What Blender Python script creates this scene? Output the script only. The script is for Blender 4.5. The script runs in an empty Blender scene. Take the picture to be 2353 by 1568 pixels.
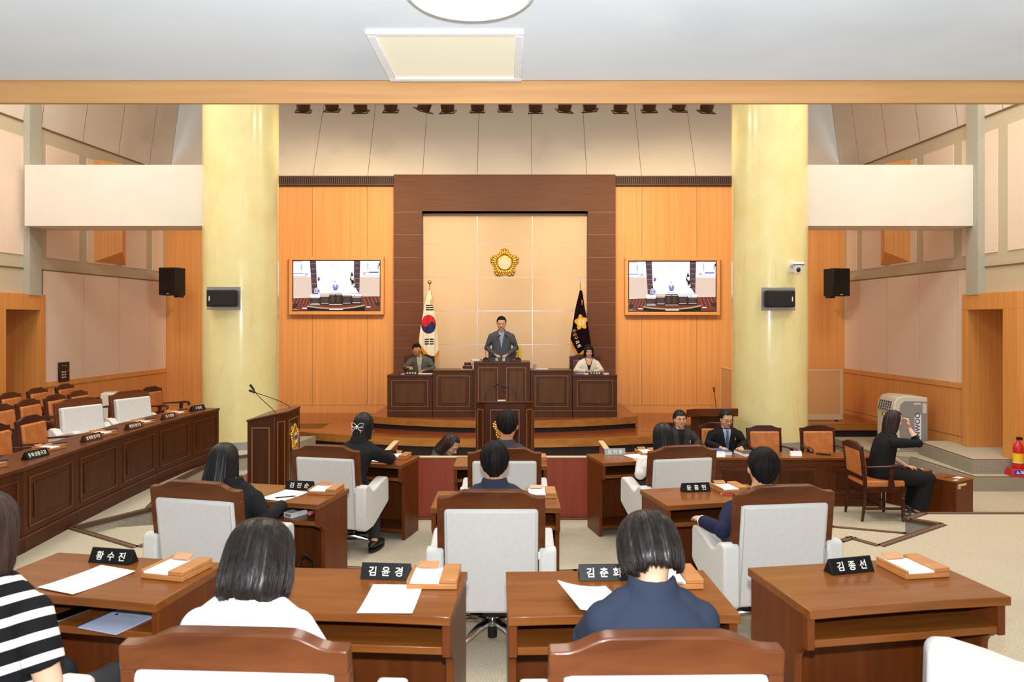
import bpy, bmesh, math, random
from mathutils import Vector, Matrix, Euler, noise
from mathutils.bvhtree import BVHTree
random.seed(7)
S = bpy.context.scene
COL = S.collection
R = math.radians

# ---------------------------------------------------------------- camera
EYE = Vector((0.11, 0.0, 2.10)); F = 1680.0; HOR = 738.0; VX = 1176.0
cd = bpy.data.cameras.new('camera'); cam = bpy.data.objects.new('camera', cd); COL.objects.link(cam)
cam.location = EYE; cam.rotation_euler = (R(90), 0, 0)
cd.sensor_width = 36.0; cd.lens = F / 2353 * 36; cd.shift_y = -(784 - HOR) / 2353; cd.clip_start = 0.05
cd.dof.use_dof = True; cd.dof.focus_distance = 8.5; cd.dof.aperture_fstop = 4.5
S.camera = cam
S.view_settings.view_transform = 'Standard'; S.view_settings.look = 'None'
S.view_settings.gamma = 1.0; S.view_settings.use_curve_mapping = False; S.view_settings.exposure = 0.0

def X(px, d): return (px - VX) * d / F + EYE.x      # room position of a point seen at column px, at distance d
def Z(py, d): return EYE.z + (HOR - py) * d / F
def D(py, z): return (EYE.z - z) * F / (py - HOR)

# ---------------------------------------------------------------- world and lights
w = bpy.data.worlds.new('world'); S.world = w; w.use_nodes = True
w.node_tree.nodes['Background'].inputs[0].default_value = (0.90, 0.95, 1.0, 1); w.node_tree.nodes['Background'].inputs[1].default_value = 1.0
def area(name, loc, rot, size, power, col=(1, 1, 1), sy=None):
    l = bpy.data.lights.new(name, 'AREA'); l.energy = power; l.color = col; l.shape = 'RECTANGLE'; l.size = size; l.size_y = sy or size
    o = bpy.data.objects.new(name, l); COL.objects.link(o); o.location = loc; o.rotation_euler = rot; return o
def spot(name, loc, target, power, col, cone, blend=0.8, r=0.15):
    l = bpy.data.lights.new(name, 'SPOT'); l.energy = power; l.color = col; l.spot_size = R(cone); l.spot_blend = blend; l.shadow_soft_size = r
    o = bpy.data.objects.new(name, l); COL.objects.link(o); o.location = loc
    o.rotation_euler = (Vector(target) - Vector(loc)).to_track_quat('-Z', 'Y').to_euler(); return o
for i, (x, y) in enumerate([(-5.4, 6.2), (0, 6.2), (5.4, 6.2), (-6.3, 9.6), (0, 9.6), (6.3, 9.6)]):
    area('ceiling_lamp', (x, y, 7.9), (0, 0, 0), 1.8, 165, (1.0, 0.94, 0.84))
for i, x in enumerate([-4.6, -3.0, -1.1, 1.1, 3.0, 4.6]):
    spot('stage_spot', (x * 0.45, 10.6, 5.9), (x, 15.9, 3.5), 620 if abs(x) > 2 else 330, (1.0, 0.78, 0.46), 62)
fl = spot('camera_flash', (0.11, -0.02, 2.32), (0.11, 10, 1.6), 560, (0.94, 0.97, 1.0), 150, 0.6, 0.035)

# ---------------------------------------------------------------- materials
def lin(c):
    return tuple((v / 255 / 12.92 if v / 255 <= 0.04045 else ((v / 255 + 0.055) / 1.055) ** 2.4) for v in c[:3]) + (1,)
M = {}
def mat(name, c, rough=0.5, metal=0.0, spec=0.5, coat=0.0, emit=None, estr=1.0, trans=0.0, alpha=1.0):
    m = bpy.data.materials.new(name); m.use_nodes = True
    b = m.node_tree.nodes['Principled BSDF']
    b.inputs['Base Color'].default_value = lin(c); b.inputs['Roughness'].default_value = rough; b.inputs['Metallic'].default_value = metal
    b.inputs['Specular IOR Level'].default_value = spec; b.inputs['Coat Weight'].default_value = coat; b.inputs['Coat Roughness'].default_value = 0.08
    b.inputs['Transmission Weight'].default_value = trans; b.inputs['Alpha'].default_value = alpha
    if emit: b.inputs['Emission Color'].default_value = lin(emit); b.inputs['Emission Strength'].default_value = estr
    M[name] = m; return m
def grain(name, c1, c2, scale=(3, 3, 3), rough=0.4, coat=0.0, detail=6, bump=0.0, lo=0.35, hi=0.65, spec=0.5, dist=0.6, c3=None, mscale=1.2):
    """noise between two colours, stretched by scale along the object's axes: wood grain, carpet, cloth, plaster"""
    m = mat(name, c1, rough, coat=coat, spec=spec); nt = m.node_tree; N = nt.nodes; L = nt.links; b = N['Principled BSDF']
    tc = N.new('ShaderNodeTexCoord'); mp = N.new('ShaderNodeMapping'); mp.inputs['Scale'].default_value = scale
    nz = N.new('ShaderNodeTexNoise'); nz.inputs['Scale'].default_value = 1.0; nz.inputs['Detail'].default_value = detail; nz.inputs['Distortion'].default_value = dist
    cr = N.new('ShaderNodeValToRGB'); cr.color_ramp.elements[0].position = lo; cr.color_ramp.elements[1].position = hi
    cr.color_ramp.elements[0].color = lin(c1); cr.color_ramp.elements[1].color = lin(c2)
    L.new(tc.outputs['Object'], mp.inputs[0]); L.new(mp.outputs[0], nz.inputs[0]); L.new(nz.outputs[0], cr.inputs[0])
    out = cr.outputs[0]
    if c3:
        n2 = N.new('ShaderNodeTexNoise'); n2.inputs['Scale'].default_value = mscale; n2.inputs['Detail'].default_value = 3
        r2 = N.new('ShaderNodeValToRGB'); r2.color_ramp.elements[0].position = 0.55; r2.color_ramp.elements[1].position = 0.8
        mx = N.new('ShaderNodeMix'); mx.data_type = 'RGBA'; mx.inputs[7].default_value = lin(c3)
        L.new(tc.outputs['Object'], n2.inputs[0]); L.new(n2.outputs[0], r2.inputs[0]); L.new(r2.outputs[0], mx.inputs[0]); L.new(out, mx.inputs[6]); out = mx.outputs[2]
    L.new(out, b.inputs['Base Color'])
    if bump:
        bp = N.new('ShaderNodeBump'); bp.inputs['Strength'].default_value = bump; bp.inputs['Distance'].default_value = 0.004
        L.new(nz.outputs[0], bp.inputs['Height']); L.new(bp.outputs[0], b.inputs['Normal'])
    return m
grain('wood_wall', (214, 144, 78), (228, 160, 92), (26, 26, 0.5), 0.42, detail=4, lo=0.3, hi=0.7, dist=0.2)
grain('wood_door', (205, 136, 66), (222, 154, 82), (26, 26, 0.5), 0.45, detail=4, lo=0.3, hi=0.7, dist=0.2)
grain('wood_frame', (98, 58, 36), (110, 68, 44), (2.5, 2.5, 60), 0.5, detail=4, lo=0.3, hi=0.7, dist=0.2, spec=0.22)
grain('wood_beam', (182, 134, 82), (194, 147, 94), (1.2, 20, 20), 0.5, detail=4)
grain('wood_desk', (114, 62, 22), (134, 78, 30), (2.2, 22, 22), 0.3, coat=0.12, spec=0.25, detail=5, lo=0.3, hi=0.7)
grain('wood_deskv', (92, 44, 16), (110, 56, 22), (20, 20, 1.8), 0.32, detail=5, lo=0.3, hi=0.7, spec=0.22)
grain('wood_dark', (62, 29, 11), (78, 39, 16), (18, 18, 1.6), 0.35, detail=5, lo=0.3, hi=0.7, spec=0.22)
grain('wood_darkh', (80, 38, 16), (98, 50, 22), (2.5, 18, 18), 0.34, coat=0.08, spec=0.25, detail=5, lo=0.3, hi=0.7)
grain('wood_panel', (88, 56, 34), (100, 66, 40), (20, 20, 1.6), 0.4, detail=5, lo=0.3, hi=0.7, spec=0.22)
grain('wood_podium', (74, 42, 24), (88, 52, 30), (20, 20, 1.6), 0.4, detail=5, lo=0.3, hi=0.7, spec=0.22)
mat('wood_bead', (136, 88, 46), 0.3, coat=0.3)
grain('wood_chair', (80, 39, 17), (110, 60, 28), (3.0, 12, 12), 0.3, coat=0.12, spec=0.3, detail=6, lo=0.3, hi=0.72)
grain('wood_chairdark', (56, 23, 15), (76, 32, 20), (3.0, 12, 12), 0.28, coat=0.2, spec=0.3, detail=5, lo=0.3, hi=0.72)
grain('wood_pad', (172, 112, 58), (188, 128, 72), (3, 20, 20), 0.38, coat=0.15, detail=5)
grain('wood_stage', (128, 52, 24), (176, 96, 50), (1.1, 20, 20), 0.25, coat=0.4, detail=5, lo=0.35, hi=0.68)
grain('wood_nosing', (158, 98, 36), (184, 124, 54), (1.6, 18, 18), 0.4, detail=6, lo=0.3, hi=0.7)
grain('wood_red', (146, 58, 36), (160, 68, 42), (14, 14, 1.2), 0.4, detail=4, lo=0.3, hi=0.7)
mat('stage_riser', (42, 27, 24), 0.7)
mat('trim_cream', (214, 190, 150), 0.45)
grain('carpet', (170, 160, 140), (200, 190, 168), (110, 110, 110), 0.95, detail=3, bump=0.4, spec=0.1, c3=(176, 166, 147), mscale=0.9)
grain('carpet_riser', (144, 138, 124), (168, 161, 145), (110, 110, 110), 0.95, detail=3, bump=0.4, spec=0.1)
mat('nosing_dark', (80, 58, 44), 0.55); mat('nosing_light', (122, 92, 66), 0.5)
grain('panel_beige', (230, 206, 184), (236, 214, 194), (60, 60, 60), 0.9, detail=3, spec=0.2, c3=(226, 202, 180), mscale=0.8)
grain('panel_recess', (224, 192, 156), (230, 200, 166), (60, 60, 60), 0.9, detail=3, spec=0.2, c3=(218, 184, 148), mscale=0.8)
grain('panel_tan', (192, 177, 150), (202, 187, 160), (60, 60, 60), 0.9, detail=3, spec=0.2)
grain('panel_grey', (170, 166, 150), (182, 178, 162), (60, 60, 60), 0.85, detail=3, spec=0.2)
grain('panel_upper', (222, 209, 193), (228, 216, 200), (60, 60, 60), 0.9, detail=3, spec=0.2, c3=(198, 188, 176), mscale=0.7)
mat('seam_dark', (120, 92, 66), 0.6); mat('seam_metal', (190, 186, 184), 0.25, metal=0.9)
grain('ceiling_paint', (222, 231, 242), (228, 237, 247), (1.5, 1.5, 1.5), 0.85, detail=4, spec=0.2, c3=(208, 218, 230), mscale=0.9)
grain('beam_paint', (224, 216, 202), (228, 220, 207), (2, 2, 2), 0.75, spec=0.2)
grain('pillar_plaster', (230, 218, 154), (237, 226, 168), (5, 5, 3.5), 0.22, coat=0.45, detail=8, lo=0.3, hi=0.75, c3=(232, 210, 142), mscale=1.4)
mat('crack', (212, 192, 130), 0.5)
mat('grille_brown', (78, 48, 34), 0.5); mat('grille_slot', (34, 20, 14), 0.7)
mat('base_grey', (150, 150, 146), 0.6)
grain('leather_white', (212, 211, 208), (216, 215, 212), (40, 40, 40), 0.55, detail=1, spec=0.3)
mat('leather_seam', (190, 186, 176), 0.6)
grain('leather_orange', (184, 110, 56), (200, 126, 70), (12, 12, 12), 0.42, detail=3, spec=0.4, c3=(174, 102, 52), mscale=4)
mat('chrome', (210, 212, 215), 0.12, metal=1.0); mat('steel', (170, 168, 164), 0.35, metal=0.9)
mat('black_plastic', (16, 16, 17), 0.35); mat('black_matte', (20, 20, 20), 0.75); mat('black_gloss', (10, 11, 12), 0.12, coat=0.4); mat('plate_black', (12, 13, 13), 0.42, spec=0.3)
mat('white_paper', (244, 242, 240), 0.8, spec=0.2); mat('letter_white', (238, 236, 226), 0.5); mat('letter_grey', (214, 208, 208), 0.8)
mat('gold', (232, 190, 92), 0.24, metal=1.0); mat('emblem_cream', (240, 214, 168), 0.4, coat=0.3); mat('emblem_white', (244, 226, 190), 0.35)
mat('skin', (212, 162, 128), 0.5, spec=0.35); mat('skin_pale', (218, 174, 144), 0.5, spec=0.35); mat('skin_tan', (206, 142, 100), 0.5, spec=0.35)
mat('lips', (176, 96, 86), 0.45); mat('eye_dark', (34, 24, 20), 0.3); mat('brow', (48, 36, 30), 0.7); mat('eyelid', (150, 104, 82), 0.6)
def hairmat(name, c1, c2, rough=0.38):
    m = grain(name, c1, c2, (60, 60, 5), rough, detail=4, bump=0.5, lo=0.3, hi=0.7, spec=0.35 if rough < 0.5 else 0.15, dist=0.3)
    return m
hairmat('hair_black', (14, 12, 13), (28, 24, 25), 0.45); hairmat('hair_brown', (36, 24, 20), (62, 42, 34), 0.45); hairmat('hair_dark', (18, 14, 13), (40, 31, 27), 0.36); hairmat('hair_matte', (13, 11, 12), (34, 28, 26), 0.62)
grain('cloth_navy', (42, 50, 66), (46, 54, 71), (300, 300, 300), 0.85, detail=2, spec=0.2); grain('cloth_navyblue', (30, 34, 60), (34, 38, 66), (300, 300, 300), 0.85, detail=2, spec=0.2)
grain('cloth_black', (24, 24, 26), (32, 32, 34), (120, 120, 120), 0.85, detail=2, spec=0.2); grain('cloth_grey', (92, 90, 84), (112, 108, 100), (120, 120, 120), 0.9, detail=3, spec=0.15)
grain('cloth_slate', (78, 82, 88), (92, 95, 101), (90, 90, 90), 0.9, detail=4, spec=0.15); grain('cloth_charcoal', (52, 50, 50), (64, 61, 60), (120, 120, 120), 0.9, spec=0.15)
grain('cloth_white', (238, 238, 244), (246, 246, 250), (60, 60, 60), 0.85, spec=0.2); grain('cloth_ivory', (236, 226, 208), (244, 234, 218), (60, 60, 60), 0.85, spec=0.2)
grain('cloth_dove', (208, 205, 200), (218, 215, 210), (60, 60, 60), 0.85, spec=0.2); mat('cloth_blue', (150, 165, 196), 0.8); mat('shirt_white', (236, 238, 246), 0.8)
grain('shirt_check', (206, 196, 160), (168, 164, 136), (34, 34, 34), 0.85, lo=0.45, hi=0.55, detail=1)
mat('trousers_dark', (28, 28, 32), 0.85); mat('shoe_black', (22, 22, 24), 0.4)
mat('tape_green', (34, 140, 100), 0.5); mat('partition_cloth', (214, 160, 104), 0.9); mat('label_white', (226, 222, 210), 0.7)
mat('ac_white', (222, 216, 200), 0.45); mat('ac_grey', (150, 148, 146), 0.55); mat('ac_dark', (58, 66, 78), 0.5)
mat('red', (196, 24, 30), 0.35, coat=0.3); mat('blue', (44, 52, 150), 0.4); mat('yellow', (240, 200, 40), 0.45); mat('navy_ink', (40, 48, 116), 0.5)

def stripes(name, c1, c2, scale, rot=(0, 0, 0), rough=0.85, lo=0.66, hi=0.72, dist=0.25):
    m = mat(name, c1, rough, spec=0.15); nt = m.node_tree; N = nt.nodes; L = nt.links
    tc = N.new('ShaderNodeTexCoord'); mp = N.new('ShaderNodeMapping'); mp.inputs['Rotation'].default_value = [R(a) for a in rot]
    wv = N.new('ShaderNodeTexWave'); wv.wave_type = 'BANDS'; wv.bands_direction = 'Z'; wv.inputs['Scale'].default_value = scale; wv.inputs['Distortion'].default_value = dist
    cr = N.new('ShaderNodeValToRGB'); cr.color_ramp.elements[0].position = lo; cr.color_ramp.elements[1].position = hi; cr.color_ramp.elements[0].color = lin(c1); cr.color_ramp.elements[1].color = lin(c2)
    L.new(tc.outputs['Object'], mp.inputs[0]); L.new(mp.outputs[0], wv.inputs[0]); L.new(wv.outputs[1], cr.inputs[0]); L.new(cr.outputs[0], N['Principled BSDF'].inputs['Base Color']); return m
stripes('knit_stripe', (22, 22, 24), (232, 232, 228), 4.7, (12, 20, 0)); stripes('tie_stripe', (40, 46, 88), (130, 138, 176), 16, (0, 38, 0), 0.6, dist=0)
# ---------------------------------------------------------------- mesh helpers
class MB:
    def __init__(s): s.v = []; s.f = []; s.m = []
    def add(s, vs, fs, mi=0):
        o = len(s.v); s.v += [tuple(v) for v in vs]; s.f += [[i + o for i in f] for f in fs]; s.m += [mi] * len(fs); return s
    def box(s, x0, x1, y0, y1, z0, z1, mi=0, T=None):
        vs = [Vector(p) for p in ((x0, y0, z0), (x1, y0, z0), (x1, y1, z0), (x0, y1, z0), (x0, y0, z1), (x1, y0, z1), (x1, y1, z1), (x0, y1, z1))]
        if T: vs = [T @ v for v in vs]
        return s.add(vs, [(0, 3, 2, 1), (4, 5, 6, 7), (0, 1, 5, 4), (1, 2, 6, 5), (2, 3, 7, 6), (3, 0, 4, 7)], mi)
    def prism(s, pts, a, b, axis='z', mi=0, T=None, side=None):
        """extrude the 2D outline pts between a and b along axis; x: pts are (y,z), y: pts are (x,z), z: pts are (x,y)"""
        def P(p, t): return Vector((t, p[0], p[1])) if axis == 'x' else Vector((p[0], t, p[1])) if axis == 'y' else Vector((p[0], p[1], t))
        n = len(pts); vs = [P(p, a) for p in pts] + [P(p, b) for p in pts]
        if T: vs = [T @ v for v in vs]
        ar = sum(pts[i][0] * pts[(i + 1) % n][1] - pts[(i + 1) % n][0] * pts[i][1] for i in range(n))
        flip = (ar < 0) != (axis == 'y')
        if (b < a): flip = not flip
        lo, hi = list(range(n)), list(range(n, 2 * n))
        caps = [lo[::-1], hi]; sd = [(i, (i + 1) % n, n + (i + 1) % n, n + i) for i in range(n)]
        if flip: caps = [c[::-1] for c in caps]; sd = [q[::-1] for q in sd]
        s.add(vs, caps, mi); o = len(s.v) - 2 * n
        s.f += [[i + o for i in q] for q in sd]; s.m += [mi if side is None else side] * n
        return s
    def rings(s, rs, mi=0, closed=True, cap=True):
        n = len(rs[0]); vs = [p for r in rs for p in r]; fs = []
        for k in range(len(rs) - 1):
            for i in range(n if closed else n - 1):
                j = (i + 1) % n; fs.append((k * n + i, k * n + j, (k + 1) * n + j, (k + 1) * n + i))
        if cap and closed: fs.append(tuple(range(n))[::-1]); fs.append(tuple((len(rs) - 1) * n + i for i in range(n)))
        return s.add(vs, fs, mi)
    def tube(s, pts, rad, seg=10, mi=0, rnd=False, flat=None, up=None):
        """round bar through pts; rad one radius or one per point; rnd = hemispherical ends; flat = (a,b) scales of the section along side/up"""
        pts = [Vector(p) for p in pts]; rad = list(rad) if hasattr(rad, '__len__') else [rad] * len(pts)
        if rnd:
            d0 = (pts[0] - pts[1]).normalized(); d1 = (pts[-1] - pts[-2]).normalized(); P0, P1 = pts[0], pts[-1]; r0, r1 = rad[0], rad[-1]
            A = [R(a) for a in (85, 60, 30)]
            pts = [P0 + d0 * r0 * math.sin(a) for a in A] + pts + [P1 + d1 * r1 * math.sin(a) for a in A[::-1]]
            rad = [r0 * math.cos(a) for a in A] + rad + [r1 * math.cos(a) for a in A[::-1]]
        rs = []; u = None
        for i, p in enumerate(pts):
            t = (pts[min(i + 1, len(pts) - 1)] - pts[max(i - 1, 0)]).normalized()
            if u is None:
                a = Vector(up) if up else (Vector((0, 0, 1)) if abs(t.z) < 0.9 else Vector((0, 1, 0))); u = (a - t * a.dot(t)).normalized()
            else: u = (u - t * u.dot(t)).normalized()
            v = t.cross(u); fu, fv = (flat[1], flat[0]) if flat else (1, 1)
            rs.append([p + (v * math.cos(q) * fv + u * math.sin(q) * fu) * rad[i] for q in [2 * math.pi * k / seg for k in range(seg)]])
        return s.rings(rs, mi)
    def lathe(s, prof, c=(0, 0, 0), seg=20, mi=0, T=None):
        rs = [[Vector((c[0] + r * math.cos(2 * math.pi * k / seg), c[1] + r * math.sin(2 * math.pi * k / seg), c[2] + z)) for k in range(seg)] for r, z in prof]
        if T: rs = [[T @ p for p in r] for r in rs]
        return s.rings(rs, mi)
    def ell(s, c, r, rot=None, nu=20, nv=12, mi=0):
        c = Vector(c); rt = Euler(rot).to_matrix() if rot else Matrix.Identity(3); rs = []
        for k in range(nv + 1):
            a = -math.pi / 2 + math.pi * max(0.02, min(nv - 0.02, k)) / nv
            rs.append([c + rt @ Vector((r[0] * math.cos(a) * math.cos(b), r[1] * math.cos(a) * math.sin(b), r[2] * math.sin(a))) for b in [2 * math.pi * i / nu for i in range(nu)]])
        return s.rings(rs, mi)
    def mesh(s, name):
        me = bpy.data.meshes.new(name); me.from_pydata(s.v, [], s.f); me.polygons.foreach_set('material_index', s.m); me.update(); return me
    def build(s, name, mats, parent=None, bev=0.0, smooth=True, ang=32, loc=None, rot=None, **tags):
        me = s.mesh(name)
        for m_ in (mats if isinstance(mats, (list, tuple)) else [mats]): me.materials.append(M[m_] if isinstance(m_, str) else m_)
        bm = bmesh.new(); bm.from_mesh(me); bmesh.ops.recalc_face_normals(bm, faces=bm.faces); bm.to_mesh(me); bm.free()
        if smooth: me.shade_smooth(); me.set_sharp_from_angle(angle=R(ang))
        o = bpy.data.objects.new(name, me); COL.objects.link(o)
        if parent: o.parent = parent
        if loc: o.location = loc
        if rot: o.rotation_euler = rot
        if bev:
            b = o.modifiers.new('edge', 'BEVEL'); b.width = bev; b.segments = 2; b.limit_method = 'ANGLE'; b.angle_limit = R(40)
        tag(o, **tags); return o
def tag(o, label=None, cat=None, group=None, kind=None):
    if label: o['label'] = label
    if cat: o['category'] = cat
    if group: o['group'] = group
    if kind: o['kind'] = kind
    return o
def empty(name, loc=(0, 0, 0), rz=0.0, label=None, cat=None, group=None, kind=None):
    o = bpy.data.objects.new(name, None); COL.objects.link(o); o.location = loc; o.rotation_euler = (0, 0, rz); o.empty_display_size = 0.1
    return tag(o, label, cat, group, kind)
def dup(o, loc=None, rz=None, label=None, group=None, parent=None):
    c = o.copy(); COL.objects.link(c)
    if parent: c.parent = parent
    if loc is not None: c.location = loc
    if rz is not None: c.rotation_euler = (0, 0, rz)
    if label: c['label'] = label
    if group: c['group'] = group
    for ch in [k for k in bpy.data.objects if k.parent == o]: dup(ch, parent=c)
    return c
def text(body, size, name, m, parent=None, loc=(0, 0, 0), rot=(0, 0, 0), ext=0.001, space=1.0, bold=0.0, sx=1.0, mesh_only=False):
    c = bpy.data.curves.new(name, 'FONT'); c.body = body; c.size = size; c.extrude = ext; c.align_x = 'CENTER'; c.align_y = 'CENTER'; c.space_character = space; c.offset = bold * size
    o = bpy.data.objects.new(name, c); COL.objects.link(o); bpy.context.view_layer.update()
    me = bpy.data.meshes.new_from_object(o.evaluated_get(bpy.context.evaluated_depsgraph_get())); bpy.data.objects.remove(o); bpy.data.curves.remove(c)
    n = len(me.vertices)
    if n:
        xs = [v.co.x for v in me.vertices]; ys = [v.co.y for v in me.vertices]; cx = (min(xs) + max(xs)) / 2; cy = (min(ys) + max(ys)) / 2
        for v in me.vertices: v.co.x = (v.co.x - cx) * sx; v.co.y -= cy
    me.materials.clear(); me.materials.append(M[m])
    if mesh_only: return me
    o = bpy.data.objects.new(name, me); COL.objects.link(o); o.parent = parent; o.location = loc; o.rotation_euler = rot
    return o
# ================================================================ THE ROOM
DW = 15.94                                          # distance of the timber wall behind the stage
def wl(y): return -7.44 - 0.088 * (15.94 - y)       # the side walls splay slightly
def wr(y): return 7.36 + 0.058 * (15.94 - y)
LOW, T0, T1, T2, STG, DAIS = -0.35, 0.0, 0.10, 0.25, 0.094, 0.31
edge1 = [(9.3, 7.62), (4.39, 7.62), (4.09, 7.40), (4.32, 7.19), (3.38, 6.52), (3.24, 6.76), (3.08, 6.65), (1.9, 6.15), (0.61, 5.86), (0, 5.80), (-0.61, 5.84), (-1.58, 6.0), (-2.5, 6.35), (-2.98, 6.62), (-3.14, 6.72),
         (-3.21, 6.48), (-4.12, 7.07), (-3.74, 7.78), (-4.09, 9.16), (-4.13, 10.6), (-3.6, 11.1), (-3.3, 12.7)]
edge0 = [(4.3, 6.9), (4.0, 7.24), (3.38, 7.47), (2.5, 7.80), (1.35, 7.76), (-1.35, 7.76), (-2.5, 7.80), (-3.3, 7.60), (-4.05, 7.4)]
fl_ = MB()
fl_.prism([(-9.6, 4.5), (9.6, 4.5), (9.6, 16.3), (-9.6, 16.3)], LOW - 0.3, LOW, mi=0)
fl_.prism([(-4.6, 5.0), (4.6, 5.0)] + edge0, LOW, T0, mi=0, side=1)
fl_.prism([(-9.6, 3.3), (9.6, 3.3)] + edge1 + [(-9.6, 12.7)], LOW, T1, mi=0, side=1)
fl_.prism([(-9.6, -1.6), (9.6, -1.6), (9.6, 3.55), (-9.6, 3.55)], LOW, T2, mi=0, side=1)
# stepped landing in front of the door by the extinguisher
up1 = [(9.6, 10.50), (6.76, 10.50), (6.68, 12.1), (6.3, 12.35), (6.3, 14.2), (9.6, 14.2)]
up2 = [(9.6, 10.75), (6.87, 10.75), (6.98, 12.35), (7.25, 12.5), (9.6, 12.5)]
fl_.prism(up1, LOW, -0.15, mi=0, side=1); fl_.prism(up2, -0.15, 0.05, mi=0, side=1)
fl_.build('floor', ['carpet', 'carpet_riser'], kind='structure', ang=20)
def nosing(name, pts, z, wd=0.06):
    """carpet edge strip: dark, light, dark bands lying on the step's edge"""
    b = MB()
    for (x0, y0), (x1, y1) in zip(pts, pts[1:]):
        t = Vector((x1 - x0, y1 - y0, 0)).normalized(); n = Vector((-t.y, t.x, 0)); e = t * wd * 0.3
        a, c = Vector((x0, y0, 0)) - e, Vector((x1, y1, 0)) + e
        for o0, o1, h, mi in ((-0.012, wd * 0.34, 0.006, 0), (wd * 0.34, wd * 0.66, 0.008, 1), (wd * 0.66, wd, 0.006, 0)):
            q = [a + n * o0, c + n * o0, c + n * o1, a + n * o1]
            b.add([p + Vector((0, 0, z - (0.03 if o0 < 0 else 0.002))) for p in q] + [p + Vector((0, 0, z + h)) for p in q], [(0, 1, 2, 3), (4, 5, 6, 7), (0, 1, 5, 4), (1, 2, 6, 5), (2, 3, 7, 6), (3, 0, 4, 7)], mi)
    return b.build(name, ['nosing_dark', 'nosing_light'], kind='structure', smooth=False)
nosing('trim_1', edge1[:-1], T1); nosing('trim_2', edge0[:-2], T0, 0.05); nosing('trim_3', [(9, 10.50), (6.76, 10.50), (6.68, 12.1)][::1], -0.15, -0.05) ; nosing('trim_4', [(9, 10.75), (6.87, 10.75), (6.98, 12.35)], 0.05, -0.05)

# stage and dais: herringboned boards, golden nosing, dark ribbed riser
def arc(x0, x1, ye, yc, n=28):
    return [(x0 + (x1 - x0) * i / n, yc + (ye - yc) * (2 * i / n - 1) ** 2) for i in range(n + 1)]
stage_front = arc(-3.95, 3.95, 13.36, 12.34)
stage_poly = stage_front + [(3.95, 13.62), (3.42, 13.62), (3.42, 14.28), (7.5, 14.28), (7.5, 16.1), (-7.9, 16.1), (-7.9, 14.28), (-3.42, 14.28), (-3.42, 13.62), (-3.95, 13.62)]
sb = MB().prism(stage_poly, STG - 0.02, STG, mi=0)
def riser(b, pts, z0, z1, band, mi_band=1, mi_r=2, over=0.02):
    for (x0, y0), (x1, y1) in zip(pts, pts[1:]):
        t = Vector((x1 - x0, y1 - y0, 0)).normalized(); n = Vector((t.y, -t.x, 0))
        for za, zb, o, mi in ((z1 - band, z1 + 0.002, over, mi_band), (z0, z1 - band, -0.03, mi_r)):
            a0, a1 = Vector((x0, y0, 0)), Vector((x1, y1, 0))
            q = [a0 + n * o, a1 + n * o, a1 - n * 0.05, a0 - n * 0.05]
            b.add([p + Vector((0, 0, za)) for p in q] + [p + Vector((0, 0, zb)) for p in q], [(3, 2, 1, 0), (4, 5, 6, 7), (0, 1, 5, 4), (1, 2, 6, 5), (2, 3, 7, 6), (3, 0, 4, 7)], mi)
        L = (Vector((x1, y1)) - Vector((x0, y0))).length; k = max(1, int(L / 0.035))
        for i in range(k):
            c = Vector((x0, y0, 0)).lerp(Vector((x1, y1, 0)), (i + 0.5) / k) - n * (-0.03)
            c = Vector((x0, y0, 0)).lerp(Vector((x1, y1, 0)), (i + 0.5) / k) - n * 0.026
            b.box(-0.008, 0.008, -0.006, 0.006, z0, z1 - band, mi_r, Matrix.Translation(c) @ Matrix.Rotation(math.atan2(t.y, t.x), 4, 'Z'))
riser(sb, stage_front, LOW, STG, 0.13)
riser(sb, [(3.95, 13.62), (3.42, 13.62)][::-1], LOW, STG, 0.13)
riser(sb, [(3.42, 14.28), (7.4, 14.28)], LOW, STG, 0.13); riser(sb, [(-7.8, 14.28), (-3.42, 14.28)], LOW, STG, 0.13)
riser(sb, [(-3.42, 14.28), (-3.42, 13.62)], LOW, STG, 0.13, 0); riser(sb, [(3.42, 13.62), (3.42, 14.28)], LOW, STG, 0.13, 0)
sb.build('stage_platform', ['wood_stage', 'wood_nosing', 'stage_riser'], kind='structure', ang=20)
db = MB(); dais_front = arc(-2.52, 2.44, 13.72, 13.07)
db.prism(dais_front + [(2.44, 16.1), (-2.52, 16.1)], DAIS - 0.02, DAIS, mi=0)
riser(db, dais_front, STG, DAIS, 0.125)
db.box(-2.54, -2.50, 13.70, 15.9, STG, DAIS + 0.001, 0); db.box(2.42, 2.46, 13.70, 15.9, STG, DAIS + 0.001, 0)
db.build('stage_dais', ['wood_stage', 'wood_nosing', 'stage_riser'], kind='structure', ang=20)

# back wall
def seams_x(x0, x1): return [x for x in [-6.63 + 1.2 * k for k in range(12)] if x0 < x < x1]
WT = 5.04
bw = MB()
for xa, xb in ((-8.2, -2.44), (2.34, 8.2)):
    bw.box(xa, xb, DW, DW + 0.3, LOW, WT, 0)
    for i in range(-6, 7):
        sx_ = -0.65 + 1.197 * i
        if xa + 0.1 < sx_ < xb - 0.1: bw.box(sx_ - 0.004, sx_ + 0.004, DW - 0.002, DW, 0.2, WT, 1)
    bw.box(xa, xb, DW - 0.012, DW, STG, STG + 0.17, 0); bw.box(xa, xb, DW - 0.013, DW - 0.011, STG + 0.165, STG + 0.172, 1)
bw.build('wall_back', ['wood_wall', 'seam_dark'], kind='structure', smooth=False)
ub = MB()                                            # the leaning plaster wall above, in 1.2 m panels
y0_, z0_, y1_, z1_ = DW + 0.02, 5.22, 17.5, 8.3
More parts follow.
